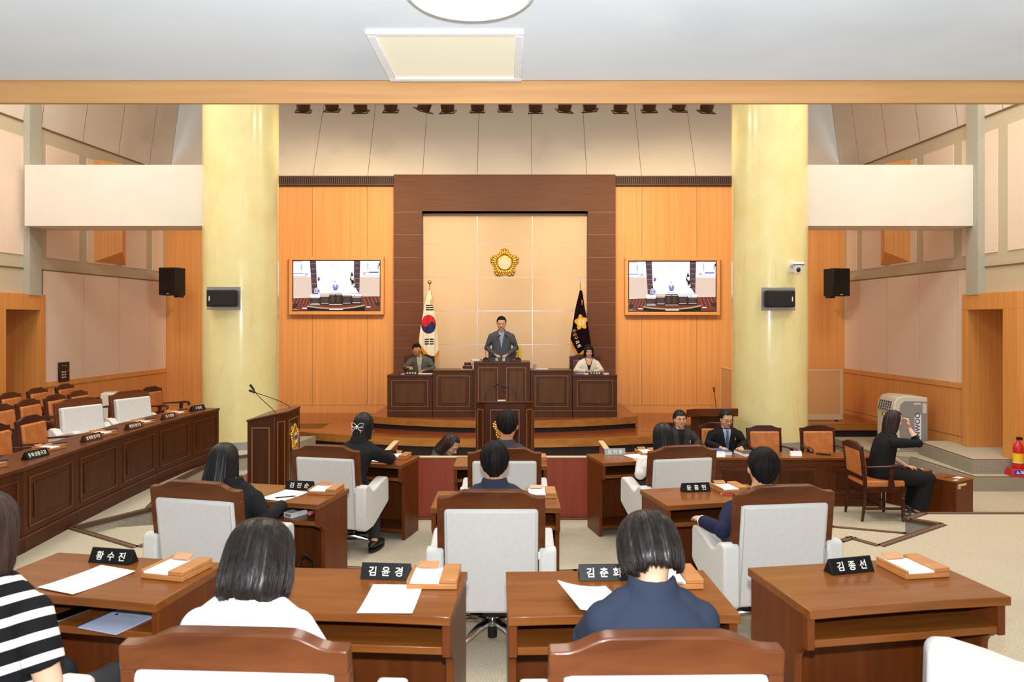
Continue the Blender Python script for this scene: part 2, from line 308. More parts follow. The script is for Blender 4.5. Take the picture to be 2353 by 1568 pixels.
for i in range(-7, 8):
    a, b_ = -0.65 + 1.197 * i, -0.65 + 1.197 * (i + 1)
    ub.add([(a + 0.006, y0_, z0_), (b_ - 0.006, y0_, z0_), (b_ - 0.006, y1_, z1_), (a + 0.006, y1_, z1_), (a + 0.006, y0_ + .3, z0_), (b_ - 0.006, y0_ + .3, z0_), (b_ - 0.006, y1_ + .3, z1_), (a + 0.006, y1_ + .3, z1_)],
           [(0, 1, 2, 3), (0, 1, 5, 4), (1, 2, 6, 5), (3, 0, 4, 7)], 0)
ub.add([(-9, y0_ + 0.02, z0_), (9, y0_ + 0.02, z0_), (9, y1_ + 0.02, z1_), (-9, y1_ + 0.02, z1_)], [(0, 1, 2, 3)], 1)
ub.build('wall_upper', ['panel_upper', 'seam_metal'], kind='structure', smooth=False)
gb = MB()
for xa, xb in ((-7.5, -2.44), (2.34, 7.5)):
    gb.box(xa, xb, DW - 0.06, DW + 0.1, WT, 5.25, 1); gb.box(xa, xb, DW - 0.09, DW + 0.1, WT, WT + 0.035, 0); gb.box(xa, xb, DW - 0.09, DW + 0.1, 5.215, 5.25, 0)
    n = int((xb - xa) / 0.045)
    for i in range(n): x = xa + (i + 0.5) * 0.045; gb.box(x - 0.013, x + 0.013, DW - 0.082, DW - 0.05, WT + 0.03, 5.22, 0)
gb.build('trim_5', ['grille_brown', 'grille_slot'], kind='structure', smooth=False)

# dark timber surround and its recess
FX0, FX1, RX0, RX1, FT, RT = -2.44, 2.34, -1.83, 1.745, 5.26, 4.45; FY = 15.76
fb = MB()
fb.box(FX0, FX1, FY, DW + 0.3, RT, FT, 0)
H_ = 0.487; zs = [RT - H_ * k for k in range(0, 9)]
for k in range(9):
    zt = zs[k] - 0.004; zb = zs[k + 1] if k < 8 else DAIS
    for xa, xb in ((FX0, RX0), (RX1, FX1)):
        fb.box(xa, xb, FY, DW + 0.45, zb, zt, 0); fb.box(xa + .002, xb - .002, FY + 0.004, DW + 0.3, zt, zt + 0.004, 1)
fb.box(RX0, RX1, FY, 16.1, RT, RT + 0.02, 0)
fb.build('wall_surround', ['wood_frame', 'trim_cream'], kind='structure', smooth=False)
rb = MB(); RY = 15.98
vx = [RX0, -0.65, 0.555, RX1]; hz = [RT, 3.79, 3.055, 2.32, 1.59, 0.9, DAIS]
for i in range(3):
    for j in range(6):
        rb.box(vx[i] + 0.005, vx[i + 1] - 0.005, RY, RY + 0.1, hz[j + 1] + 0.0045, hz[j] - 0.0045, 0)
rb.box(RX0, RX1, RY + 0.008, RY + 0.12, DAIS, RT, 1)
rb.build('wall_recess', ['panel_recess', 'seam_metal'], kind='structure', smooth=False)

# side walls: timber wainscot, fabric panels between tan bands, leaning upper panels
def side_wall(name, wx, s, ends):
    yN, yF = -1.6, 16.1; b = MB()
    def seg(y0, y1, z0, z1, off, mi, th=0.03):
        xa0, xa1 = wx(y0) - s * off, wx(y1) - s * off; xb0, xb1 = xa0 + s * (th), xa1 + s * (th)
        b.add([(xa0, y0, z0), (xa1, y1, z0), (xa1, y1, z1), (xa0, y0, z1), (xb0, y0, z0), (xb1, y1, z0), (xb1, y1, z1), (xb0, y0, z1)],
              [(0, 1, 2, 3), (4, 5, 6, 7), (0, 1, 5, 4), (1, 2, 6, 5), (2, 3, 7, 6), (3, 0, 4, 7)], mi)
    ops = ends                                                   # door opening y range
    for y0, y1 in ((yN, ops[0]), (ops[1], yF)): seg(y0, y1, LOW, 5.33, 0, 2, 0.3)
    seg(ops[0], ops[1], 2.5, 5.33, 0, 2, 0.3)
    grid = [0.9 + 1.03 * k for k in range(-2, 16)]
    ys = [y - 0.0 for y in grid]
    for a, c in zip(ys, ys[1:]):
        c2 = min(c, 15.93)
        for y0, y1 in ([(a, c2)] if (c2 <= ops[0] - .3 or a >= ops[1] + .1) else [(a, min(c2, ops[0] - .3)), (max(a, ops[1] + .1), c2)]):
            if y1 - y0 < 0.1: continue
            seg(y0 + 0.006, y1 - 0.006, 1.07, 2.95, 0.014, 0); seg(y0 + 0.003, y1 - 0.003, LOW, 0.98, 0.012, 1); seg(y0 - 0.004, y0 + 0.004, LOW, 2.95, 0.008, 4)
        if c2 > a: seg(a + 0.11, c2 - 0.11, 3.17, 5.08, 0.014, 0)
    for y0, y1 in ((yN, ops[0] - .3), (ops[1] + .1, 15.93)): seg(y0, y1, 0.98, 1.07, 0.03, 1); seg(y0, y1, 0.972, 0.98, 0.02, 4); seg(y0, y1, 0.17, 0.18, 0.014, 4)
    seg(yN, 15.93, 2.945, 2.965, 0.018, 4); seg(yN, 15.93, 5.325, 5.345, 0.018, 4)
    n = len(ys)
    for a, c in zip(ys, ys[1:]):                                  # leaning panels above
        a2, c2 = a + 0.006, min(c, 16.1) - 0.006; up = 0.9
        if c2 <= a2: continue
        b.add([(wx(a2), a2, 5.34), (wx(c2), c2, 5.34), (wx(c2) - s * up * 0.45, c2, 8.4), (wx(a2) - s * up * 0.45, a2, 8.4)], [(0, 1, 2, 3)], 3)
        b.add([(wx(c2), c2, 5.34), (wx(c2 + .012), c2 + .012, 5.34), (wx(c2) - s * up * 0.45, c2 + .012, 8.4), (wx(c2) - s * up * 0.45, c2, 8.4)], [(0, 1, 2, 3)], 4)
    return b.build(name, ['panel_beige', 'wood_wall', 'panel_tan', 'panel_upper', 'seam_dark'], kind='structure', smooth=False)
side_wall('wall_left', wl, -1, (11.3, 12.15)); side_wall('wall_right', wr, 1, (11.05, 11.9))
# pilaster strips above the doors
pb = MB(); pb.box(wl(12) - 0.05, wl(12) + 0.10, 11.82, 12.12, 2.52, 8.3)
pb.build('pilaster', 'panel_grey', kind='structure', smooth=False)
pb = MB(); pb.box(wr(12) - 0.10, wr(12) + 0.05, 11.58, 11.88, 2.52, 8.3)
pb.build('pilaster', 'panel_grey', kind='structure', smooth=False)
# side wall step: the wall runs on beyond the pilaster towards the gallery
# doors in deep portals
def portal(n, wx, s, y0, y1, zf, near):
    e = empty('door_%d' % n, (wx((y0 + y1) / 2), (y0 + y1) / 2, zf), kind='structure')
    def at(bm_): pass
    b = MB(); X0 = wx(y0) - s * 0.14; T = Matrix.Translation(-Vector(e.location))
    def bx(xa, xb, ya, yb, za, zb, mi=0): b.box(min(xa, xb), max(xa, xb), ya, yb, za, zb, mi, T)
    XI = wx(y0) + s * 0.62
    bx(X0, XI, y0 - near, y0, zf, 2.28); bx(X0, XI, y1, y1 + 0.14, zf, 2.28); bx(X0, XI, y0 - near, y1 + 0.14, 2.28, 2.54)
    b.build('door_frame', 'wood_door', e, bev=0.004)
    b = MB(); bx(XI - s * 0.12, XI - s * 0.06, y0, y1, zf + 0.01, 2.28); b.build('door_leaf', 'wood_door', e)
    b = MB(); bx(XI - s * 0.19, XI - s * 0.12, y0 + 0.25, y0 + 0.55, 2.17, 2.25); bx(XI - s * 0.30, XI - s * 0.12, y0 + 0.35, y0 + 0.37, 2.26, 2.275)
    b.build('door_closer', 'steel', e, bev=0.004)
    b = MB(); bx(XI - s * 0.16, XI - s * 0.12, y0 + 0.08, y0 + 0.12, 1.0, 1.2); b.build('door_handle', 'steel', e, bev=0.006)
portal(1, wl, -1, 11.3, 12.12, T1, 0.3); portal(2, wr, 1, 11.02, 11.88, 0.05, 0.34)

# high ceiling over the chamber and the low gallery soffit above the photographer
MB().box(-9.6, 9.6, 4.0, 17.9, 8.3, 8.5).build('ceiling', 'ceiling_paint', kind='structure', smooth=False)
sf = MB().box(-9.6, 9.6, -1.6, 3.40, 3.22, 3.42)
sf.build('ceiling_soffit', 'ceiling_paint', kind='structure', smooth=False)
fbm = MB()
pts = [(-9.6, 3.40)] + [(x, 3.40 + 0.03 * math.cos(x / 3.0)) for x in [k * 0.6 for k in range(-12, 13)]] + [(9.6, 3.40)]
fbm.prism(pts + [(9.6, 3.45), (-9.6, 3.45)], 3.122, 3.55)
fbm.build('beam_soffit', 'wood_beam', kind='structure', ang=20)

# round pillars and the white boxed beams that meet them
PX, PY, PR = 4.28, 11.85, 0.585
def pillar(s):
    e = empty('pillar', (s * PX + 0.0, PY, LOW), kind='structure')
    b = MB().lathe([(PR, 0), (PR, 8.6)], seg=96); b.build('shaft', 'pillar_plaster', e, ang=30)
    b = MB().lathe([(PR + 0.012, 0.0), (PR + 0.012, 0.57), (PR, 0.575)], seg=64); b.build('base_band', 'base_grey', e, ang=30)
    rnd = random.Random(5 + s)
    b = MB()
    for k in range(16):                                # hairline cracks in the plaster
        a = rnd.uniform(-2.6, -0.5); z = rnd.uniform(1.2, 5.6); pts = []
        da = rnd.uniform(-1, 1)
        for j in range(9):
            pts.append((math.cos(a) * (PR + 0.0004), math.sin(a) * (PR + 0.0004), z)); a += da * rnd.uniform(0.005, 0.03) + rnd.uniform(-0.02, 0.02); z -= rnd.uniform(0.01, 0.06)
        b.tube(pts, 0.0016, 4)
    b.build('crack', 'crack', e)
    return e
pillar(-1); pillar(1)
for n_, xa, xb in ((1, -7.69, -4.3), (2, 4.3, 7.57)):
    MB().box(xa, xb, 11.70, 12.30, 3.625, 4.60).build('beam_%d' % n_, 'beam_paint', kind='structure', smooth=False)
# ================================================================ FURNITURE
def xform(o): return o
TXT_ROT = (R(90), 0, 0)
# ---- member desk: local +y points away from the sitter, origin under the middle of the near edge
def make_desk():
    e = empty('member_desk')
    b = MB(); n = 10
    near = [(-0.44 + 0.88 * i / n, 0.012 * (1 - (2 * i / n - 1) ** 2)) for i in range(n + 1)]
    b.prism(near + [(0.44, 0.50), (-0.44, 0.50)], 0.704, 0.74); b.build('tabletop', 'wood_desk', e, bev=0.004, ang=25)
    prof = [(0.025, 0.704), (0.025, 0.575), (0.062, 0.575)] + [(0.062 + 0.05 * math.sin(a), 0.575 - 0.02 - 0.05 * (1 - math.cos(a))) for a in [R(q) for q in (20, 45, 70, 90)]] + [(0.115, 0.42), (0.115, 0.0), (0.475, 0.0), (0.475, 0.704)]
    for s in (-1, 1):
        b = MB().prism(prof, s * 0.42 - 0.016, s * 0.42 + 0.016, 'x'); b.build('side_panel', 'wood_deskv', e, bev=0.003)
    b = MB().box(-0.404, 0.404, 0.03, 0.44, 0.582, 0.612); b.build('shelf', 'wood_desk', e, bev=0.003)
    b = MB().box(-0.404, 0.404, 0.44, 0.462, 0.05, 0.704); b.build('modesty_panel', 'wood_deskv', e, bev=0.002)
    b = MB().box(-0.404, 0.404, 0.12, 0.44, 0.07, 0.10); b.build('foot_rail', 'wood_deskv', e, bev=0.002)
    return e
desk_proto = make_desk()
desk_spots = [  # x, y, floor, degrees, label
    (-1.72, 2.94, T2, -10, 'brown wooden council desk in the last row beside the person in black and white stripes'),
    (-0.56, 2.77, T2, -4, 'brown wooden council desk in front of the person with a glossy bob haircut'),
    (0.535, 2.75, T2, 1.5, 'brown wooden council desk in front of the short haired person in a navy suit'),
    (1.685, 2.868, T2, 9.4, 'brown wooden council desk with no one sitting at it and an empty open shelf'),
    (-1.65, 5.105, T1, -12.5, 'brown wooden council desk with phone, green case and bottle on its shelf'),
    (0.0, 4.92, T1, 0, 'brown wooden council desk in the middle row, its note tray beside the slate suited back'),
    (1.60, 5.07, T1, 12, 'brown wooden council desk with a red pen lying on its top'),
    (-1.367, 6.986, T0, -14, 'brown wooden council desk in front of the person with a bow hair clip'),
    (0.0, 6.84, T0, 0, 'brown wooden council desk closest to the red barrier, in front of the central lectern'),
    (1.41, 7.09, T0, 13, 'brown wooden council desk in front of the long haired person in a pale jacket')]
for i, (x, y, z, a, lb) in enumerate(desk_spots):
    o = desk_proto if i == 0 else dup(desk_proto)
    o.location = (x, y, z); o.rotation_euler = (0, 0, R(a)); tag(o, lb, 'desk', 'council member desks')
def on_desk(i, u, v, dz=0.0, a=0.0):
    """point on desk i: u across from its middle, v away from the sitter; dz above the desk's floor"""
    x, y, z, r, _ = desk_spots[i]; c, s = math.cos(R(r)), math.sin(R(r))
    return (x + u * c - v * s, y + u * s + v * c, z + dz), R(r + a)

# ---- triangular nameplates
plate_cache = {}
def nameplate(body, loc, rz, label, w=0.215, h=0.062, size=0.042, space=1.9, m='plate_black', group='black nameplates on the desks', face=0):
    """face 0: the lettering looks towards local -y"""
    e = empty('nameplate', loc, rz, label, 'nameplate', group)
    b = MB().prism([(-h * 0.52, 0), (h * 0.52, 0), (0.003, h), (-0.003, h)], -w / 2, w / 2, 'x'); b.build('plate', m, e, bev=0.0012)
    ang = math.atan2(h, h * 0.52 - 0.003)
    t = text(body, size, 'lettering', 'letter_white', e, (0, -h * 0.27, h * 0.5), (ang, 0, 0), 0.0006, space, 0.012)
    d = t.dimensions.x
    n = Vector((0, -math.sin(ang), math.cos(ang))); t.location = Vector(t.location) + n * 0.0006
    lim = w * 0.80
    xs = [v.co.x for v in t.data.vertices]; wd = max(xs) - min(xs)
    if wd > lim:
        for v in t.data.vertices: v.co.x *= lim / wd
    return e
NP = [  # text, desk, u, v, angle, label
    ('황수진', 0, -0.08, 0.42, -1, 'black nameplate with three white characters beside the striped shirt person'),
    ('김윤경', 1, 0.10, 0.40, -1, 'black nameplate with three white characters on the desk before the bob haircut'),
    ('김춘화', 2, -0.02, 0.40, 0, 'black nameplate half hidden by the head of the person in the navy suit'),
    ('김종선', 3, -0.02, 0.38, 5, 'black nameplate with three white characters on the desk without a sitter'),
    ('김진순', 4, 0.09, 0.40, 4, 'black nameplate on the desk with the green case on its shelf'),
    ('윤홍현', 6, -0.06, 0.36, -4, 'black nameplate beside the red pen, its letters mirrored in the glossy top'),
    ('김지윤', 9, -0.17, 0.40, -8, 'brushed nameplate in front of the person with long straight hair'),
    ('오', 7, 0.12, 0.40, 4, 'black nameplate mostly covered by the arm of the person with a bow clip')]
for bd, i, u, v, a, lb in NP:
    p, r = on_desk(i, u, v, 0.741, a); nameplate(bd if len(bd) > 1 else '   ' + bd, p, r, lb, m='plate_black' if i != 9 else 'steel')
# fix: brushed plate keeps dark letters' plate colour
# ---- wooden note trays
def make_tray():
    e = empty('note_tray')
    b = MB(); b.box(-0.105, 0.105, -0.10, 0.10, 0, 0.022); b.box(-0.105, -0.093, -0.10, 0.10, 0.022, 0.038); b.build('tray_base', 'wood_pad', e, bev=0.003)
    b = MB(); b.box(0.032, 0.105, -0.10, 0.10, 0.023, 0.042); b.build('pencil_box', 'wood_pad', e, bev=0.003)
    b = MB(); b.box(-0.091, 0.030, -0.098, 0.075, 0.023, 0.031); b.build('note_paper', 'white_paper', e)
    b = MB().box(-0.043, 0.043, -0.022, 0.022, 0, 0.003); b.build('brand_plate', 'wood_pad', e, bev=0.001, loc=(-0.035, 0.082, 0.042), rot=(R(22), 0, 0))
    return e
tray_proto = make_tray(); first = [True]
def tray(loc, rz, label, group='wooden note trays on the desks'):
    o = tray_proto if first[0] else dup(tray_proto)
    first[0] = False; o.location = loc; o.rotation_euler = (0, 0, rz); return tag(o, label, 'note tray', group)
TR = [(0, 0.30, 0.34, -4, 'wooden note tray with white paper beside the nameplate nearest the striped shirt'),
      (1, 0.315, 0.37, 3, 'wooden note tray on the desk that also holds a blank sheet near its edge'),
      (2, 0.27, 0.36, 0, 'wooden note tray partly hidden behind the shoulder of the navy suit person'),
      (3, 0.26, 0.34, 0, 'wooden note tray on the desk without a sitter'),
      (4, 0.32, 0.36, 6, 'wooden note tray beside a sheet of paper with a pencil on it'),
      (5, 0.32, 0.36, 0, 'wooden note tray on the middle row desk straight behind the lectern'),
      (6, 0.20, 0.34, -2, 'wooden note tray beside the head of the man resting his hand on an armrest'),
      (7, 0.27, 0.36, 5, 'wooden note tray on the desk of the person with a bow hair clip'),
      (9, 0.18, 0.38, -2, 'wooden note tray beside the long straight hair of the person in a pale jacket'),
      (8, 0.34, 0.34, 0, 'wooden note tray peeking over the chair at the desk before the lectern')]
for i, u, v, a, lb in TR:
    p, r = on_desk(i, u, v, 0.741, a); tray(p, r, lb)
# ---- sheets of paper on desks
def sheet(loc, rz, label, w=0.21, l=0.297, group='sheets of paper on the desks', lines=0, curl=0.004):
    b = MB(); n = 6; rs = []
    for k in range(n + 1):
        y = -l / 2 + l * k / n; zz = 0.0008 + curl * (abs(2 * k / n - 1) ** 3)
        b.v += [(-w / 2, y, zz), (w / 2, y, zz), (-w / 2, y, zz + 0.0008), (w / 2, y, zz + 0.0008)]
    for k in range(n):
        a = 4 * k; c = a + 4
        b.f += [[a, c, c + 1, a + 1], [a + 2, a + 3, c + 3, c + 2], [a, a + 2, c + 2, c], [a + 1, c + 1, c + 3, a + 3]]; b.m += [0] * 4
    b.f += [[0, 1, 3, 2], [4 * n, 4 * n + 2, 4 * n + 3, 4 * n + 1]]; b.m += [0, 0]
    rnd = random.Random(int(w * 1000 + lines))
    for k in range(lines):
        y = l / 2 - 0.03 - 0.018 * k; x1 = rnd.uniform(0.0, w / 2 - 0.02); x0 = -w / 2 + 0.02 if k else -w * .3
        if k > 2 and k % 4 == 0: continue
        b.box(x0, x1, y - 0.0012, y + 0.0012, 0.0017, 0.0019, 1)
    o = b.build('paper_sheet', ['white_paper', 'letter_grey'], smooth=False); o.location = loc; o.rotation_euler = (0, 0, rz)
    return tag(o, label, 'paper', group)
for i, u, v, a, lb, ln in [(0, -0.02, 0.19, -12, 'printed white sheet on the desk beside the striped shirt person', 9), (1, 0.18, 0.155, 3, 'faintly printed white sheet at the edge of the bob haircut desk', 8),
                        (4, 0.08, 0.18, -10, 'white sheet with a dark pencil lying on it', 6), (9, 0.03, 0.20, 12, 'white sheet beside the nameplate before the long straight hair', 4),
                        (7, 0.16, 0.24, 0, 'white sheet under the arm of the person with a bow clip', 4)]:
    p, r = on_desk(i, u, v, 0.7405, a); sheet(p, r, lb, lines=ln)
p, r = on_desk(2, -0.10, 0.135, 0.741, 14)
b = MB(); rs = []
for k in range(7):
    a = k / 6; rs.append([(-0.105 + 0.21 * a, -0.13, 0.002 + 0.03 * (1 - a) ** 2), (-0.105 + 0.21 * a, 0.13, 0.002 + 0.045 * (1 - a) ** 2), (-0.105 + 0.21 * a, 0.13, 0.008 + 0.045 * (1 - a) ** 2), (-0.105 + 0.21 * a, -0.13, 0.008 + 0.03 * (1 - a) ** 2)])
b.rings(rs); bo = b.build('open_booklet', 'white_paper', loc=p, rot=(0, 0, r)); tag(bo, 'open white booklet being read by the person in the navy suit', 'booklet')
# pencil, pen
def pen(loc, rz, m, label, ln=0.14, tip=None, name='pen'):
    e = empty(name, loc, rz, label, name)
    MB().tube([(-ln / 2, 0, 0.005), (ln / 2 - 0.02, 0, 0.005)], 0.0045, 8).build('barrel', m, e); MB().tube([(ln / 2 - 0.02, 0, 0.005), (ln / 2, 0, 0.004)], [0.004, 0.001], 8).build('tip', tip or m, e)
    MB().tube([(-ln / 2 - 0.008, 0, 0.005), (-ln / 2, 0, 0.005)], 0.003, 8).build('button', tip or m, e); return e
p, r = on_desk(4, 0.13, 0.13, 0.7435, 35); pen(p, r, 'black_matte', 'dark pencil lying across a white sheet', name='pencil')
p, r = on_desk(6, 0.13, 0.17, 0.742, -38); pen(p, r, 'red', 'red pen with a white tip on the glossy desk', tip='white_paper')

# things on the shelf of the desk with the green case
z_s = 0.613
p, r = on_desk(4, -0.10, 0.16, z_s, -20)
e = empty('smartphone', p, r, 'dark smartphone lying on the desk shelf beside a green case', 'phone')
MB().box(-0.038, 0.038, -0.078, 0.078, 0, 0.008).build('case', 'steel', e, bev=0.003); MB().box(-0.035, 0.035, -0.074, 0.074, 0.0081, 0.0088).build('screen', 'black_gloss', e)
p, r = on_desk(4, 0.06, 0.16, z_s, -18)
mat('green_case', (28, 84, 68), 0.5)
e = empty('glasses_case', p, r, 'dark green glasses case on the desk shelf', 'case')
MB().tube([(0, -0.075, 0.026), (0, 0.075, 0.026)], [0.03, 0.032], 16, flat=(1.25, 0.85), rnd=True).build('shell', 'green_case', e)
MB().lathe([(0.013, 0), (0.013, 0.002)], (0, -0.01, 0.0525), 16).build('badge', 'letter_white', e)
p, r = on_desk(4, 0.19, 0.15, z_s, -20)
e = empty('carton', p, r, 'small white and blue carton on the desk shelf', 'box')
MB().box(-0.042, 0.042, -0.07, 0.07, 0, 0.036).build('box_body', 'white_paper', e, bev=0.001); MB().box(-0.032, 0.036, 0.0, 0.06, 0.0365, 0.0372).build('label', 'blue', e)
MB().box(-0.03, 0.03, -0.0712, -0.0702, 0.008, 0.026).build('print', 'ac_grey', e)
p, r = on_desk(4, 0.335, 0.18, z_s, -12)
mat('bottle_clear', (220, 224, 230), 0.08, trans=0.9); mat('cap_pink', (232, 130, 140), 0.4)
e = empty('water_bottle', p, r, 'clear plastic bottle with a pink cap lying on the desk shelf', 'bottle')
Tb = Matrix.Rotation(R(90), 4, 'X')
MB().lathe([(0.012, 0.0), (0.014, 0.02), (0.03, 0.05), (0.032, 0.06), (0.029, 0.09), (0.032, 0.10), (0.032, 0.17), (0.02, 0.18)], seg=20, T=Matrix.Translation((0, -0.06, 0.034)) @ Matrix.Rotation(R(-90), 4, 'X')).build('bottle_body', 'bottle_clear', e)
MB().lathe([(0.015, -0.016), (0.015, 0.004), (0.013, 0.006)], seg=18, T=Matrix.Translation((0, -0.06, 0.034)) @ Matrix.Rotation(R(-90), 4, 'X')).build('cap', 'cap_pink', e)
# document and phone on the shelf beside the striped shirt
p, r = on_desk(0, 0.20, 0.15, z_s, -10)
e = empty('document_folder', p, r, 'pale blue document with a green band on the open desk shelf', 'document')
mat('doc_blue', (196, 208, 236), 0.4, coat=0.3); mat('doc_green', (176, 190, 176), 0.6)
MB().box(-0.105, 0.105, -0.1485, 0.1485, 0, 0.003).build('cover', 'doc_blue', e); MB().box(-0.106, -0.098, -0.15, 0.15, 0, 0.0036).build('spine', 'navy_ink', e)
MB().box(-0.085, 0.075, 0.055, 0.10, 0.003, 0.0034).build('band', 'doc_green', e)
text('사상구의회', 0.018, 'lettering', 'ac_grey', e, (0.01, 0.0, 0.0034), (0, 0, 0), 0.0002, bold=0.01)
MB().lathe([(0.008, 0), (0.008, 0.0005)], (-0.058, 0.0, 0.003), 10).build('logo', 'gold', e)
p, r = on_desk(0, -0.05, 0.13, z_s, -16)
e = empty('mobile_phone', p, r, 'black phone with chrome edge beside the pale blue document', 'phone')
MB().box(-0.038, 0.038, -0.075, 0.075, 0, 0.009).build('case', 'steel', e, bev=0.003); MB().box(-0.035, 0.035, -0.072, 0.072, 0.0091, 0.0098).build('screen', 'black_gloss', e)
# black bag under a desk
p, r = on_desk(4, 0.36, -0.02, 0, 0)
e = empty('handbag', p, r, 'shiny black handbag standing against the desk side', 'bag')
b = MB(); b.rings([[(-0.13 * k, -0.05, z), (0.13 * k, -0.05, z), (0.13 * k, 0.05, z), (-0.13 * k, 0.05, z)] for k, z in ((0.95, 0.0), (1.0, 0.02), (0.95, 0.15), (0.72, 0.25), (0.45, 0.3))]); b.build('bag_body', 'black_gloss', e, bev=0.01)
MB().tube([(-0.05, 0, 0.29), (-0.04, 0, 0.37), (0, 0, 0.40), (0.04, 0, 0.37), (0.05, 0, 0.29)], 0.007, 8).build('handle', 'black_gloss', e)

# ---- white swivel armchair: local +y is where the sitter looks, origin on the floor below the crest rail
def crest(b, w, z0, z1, dz, y0, y1, flat=0.36):
    """shaped top rail between -w/2 and w/2: raised middle, ogee shoulders"""
    n = 24; top = []
    for i in range(n + 1):
        u = -1 + 2 * i / n; a = abs(u)
        k = 1 if a < flat + 0.12 else (0.0 if a > 0.86 else 0.5 + 0.5 * math.cos(math.pi * (a - flat - 0.12) / (0.86 - flat - 0.12)))
        top.append((u * w / 2, z1 - dz * (1 - k) + 0.004 * (1 - a * a)))
    b.prism(top + [(w / 2, z0), (-w / 2, z0)], y0, y1, 'y')
def make_armchair():
    e = empty('swivel_armchair')
    b = MB(); Tt = Matrix.Translation((0, 0.135, 0.30)) @ Matrix.Rotation(R(7), 4, 'X') @ Matrix.Translation((0, -0.02, -0.30))
    b2 = MB(); crest(b2, 0.64, 0.895, 1.005, 0.038, -0.028, 0.022); b2.v = [tuple(Tt @ Vector(v)) for v in b2.v]; b2.build('crest_rail', 'wood_chair', e, bev=0.006, ang=25)
    for s in (-1, 1):
        b2 = MB().box(s * 0.30 - 0.021, s * 0.30 + 0.021, -0.026, 0.022, 0.60, 0.90, 0, Tt); b2.build('back_stile', 'wood_chair', e, bev=0.005)
    b2 = MB().box(-0.279, 0.279, -0.045, 0.09, 0.25, 0.902, 0, Tt); b2.build('backrest', 'leather_white', e, bev=0.022)
    MB().box(0.262, 0.266, -0.0475, -0.044, 0.27, 0.885, 0, Tt).build('seam', 'leather_seam', e); MB().box(-0.266, -0.262, -0.0475, -0.044, 0.27, 0.885, 0, Tt).build('seam', 'leather_seam', e)
    b2 = MB().box(0.278, 0.292, -0.052, -0.049, 0.60, 0.645, 0, Tt); b2.build('care_tag', 'white_paper', e)
    b2 = MB().box(-0.275, 0.275, 0.09, 0.56, 0.36, 0.485); b2.build('seat', 'leather_white', e, bev=0.035)
    side = [(0.02, 0.27), (0.02, 0.625), (0.035, 0.65), (0.075, 0.655), (0.12, 0.64), (0.165, 0.60), (0.20, 0.585), (0.24, 0.59), (0.34, 0.62), (0.46, 0.645), (0.52, 0.64), (0.545, 0.615), (0.55, 0.42), (0.53, 0.395), (0.20, 0.255), (0.05, 0.25)]
    for s in (-1, 1):
        b2 = MB().prism(side, s * 0.335 - 0.052, s * 0.335 + 0.052, 'x'); b2.build('armrest', 'leather_white', e, bev=0.016, ang=40)
    b2 = MB().box(-0.16, 0.16, 0.14, 0.44, 0.31, 0.36); b2.build('seat_plate', 'black_plastic', e, bev=0.01)
    MB().tube([(0, 0.29, 0.02), (0, 0.29, 0.33)], 0.03, 16).build('column', 'black_plastic', e)
    for k in range(5):
        a = R(90 + 72 * k); c, s = math.cos(a), math.sin(a)
        b2 = MB().tube([(c * 0.03, 0.29 + s * 0.03, 0.125), (c * 0.14, 0.29 + s * 0.14, 0.12), (c * 0.26, 0.29 + s * 0.26, 0.085), (c * 0.315, 0.29 + s * 0.315, 0.065)], [0.03, 0.026, 0.02, 0.015], 12, flat=(1.0, 0.75), rnd=True)
        lg = b2.build('base_leg', 'chrome', e)
        MB().lathe([(0.022, 0), (0.02, 0.01), (0.012, 0.035), (0.009, 0.06)], (c * 0.305, 0.29 + s * 0.305, 0), 14).build('glide', 'black_plastic', lg)
    MB().lathe([(0.045, 0.10), (0.05, 0.12), (0.036, 0.15)], (0, 0.29, 0), 20).build('hub', 'chrome', e)
    return e
ac_ = make_armchair()
arm_spots = [(-0.655, 1.985, T2, -3, 'white leather swivel armchair of the person with a glossy bob haircut'), (0.53, 1.965, T2, 1, 'white leather swivel armchair of the short haired person in a navy suit'),
    (-1.80, 2.06, T2, -10, 'white leather swivel armchair of the person in black and white stripes'), (2.08, 2.28, T2, 70, 'white leather armchair turned sideways before the desk without a sitter'),
    (-1.87, 4.53, T1, -14, 'white leather swivel armchair behind the desk with the green case'), (-0.013, 4.30, T1, 0, 'white leather swivel armchair seen whole from behind, in the middle of the middle row'),
    (1.77, 4.42, T1, 7.5, 'white leather swivel armchair of the man resting his hand on its armrest'), (-1.55, 6.45, T0, -13, 'white leather swivel armchair of the person with a bow hair clip'),
    (0.045, 6.31, T0, 0, 'white leather swivel armchair of the man before the central lectern'), (1.62, 6.42, T0, 12, 'white leather swivel armchair of the long haired person in a pale jacket'),
    (-5.55, 9.50, T1, -115, 'white padded armchair behind the side desks, between the tan chairs and its twin'), (-5.41, 10.50, T1, -113, 'white padded armchair behind the side desks, next to the yellow pillar')]
for i, (x, y, z, a, lb) in enumerate(arm_spots):
    o = ac_ if i == 0 else dup(ac_)
    o.location = (x, y, z); o.rotation_euler = (0, 0, R(a)); tag(o, lb, 'armchair', 'white leather armchairs')

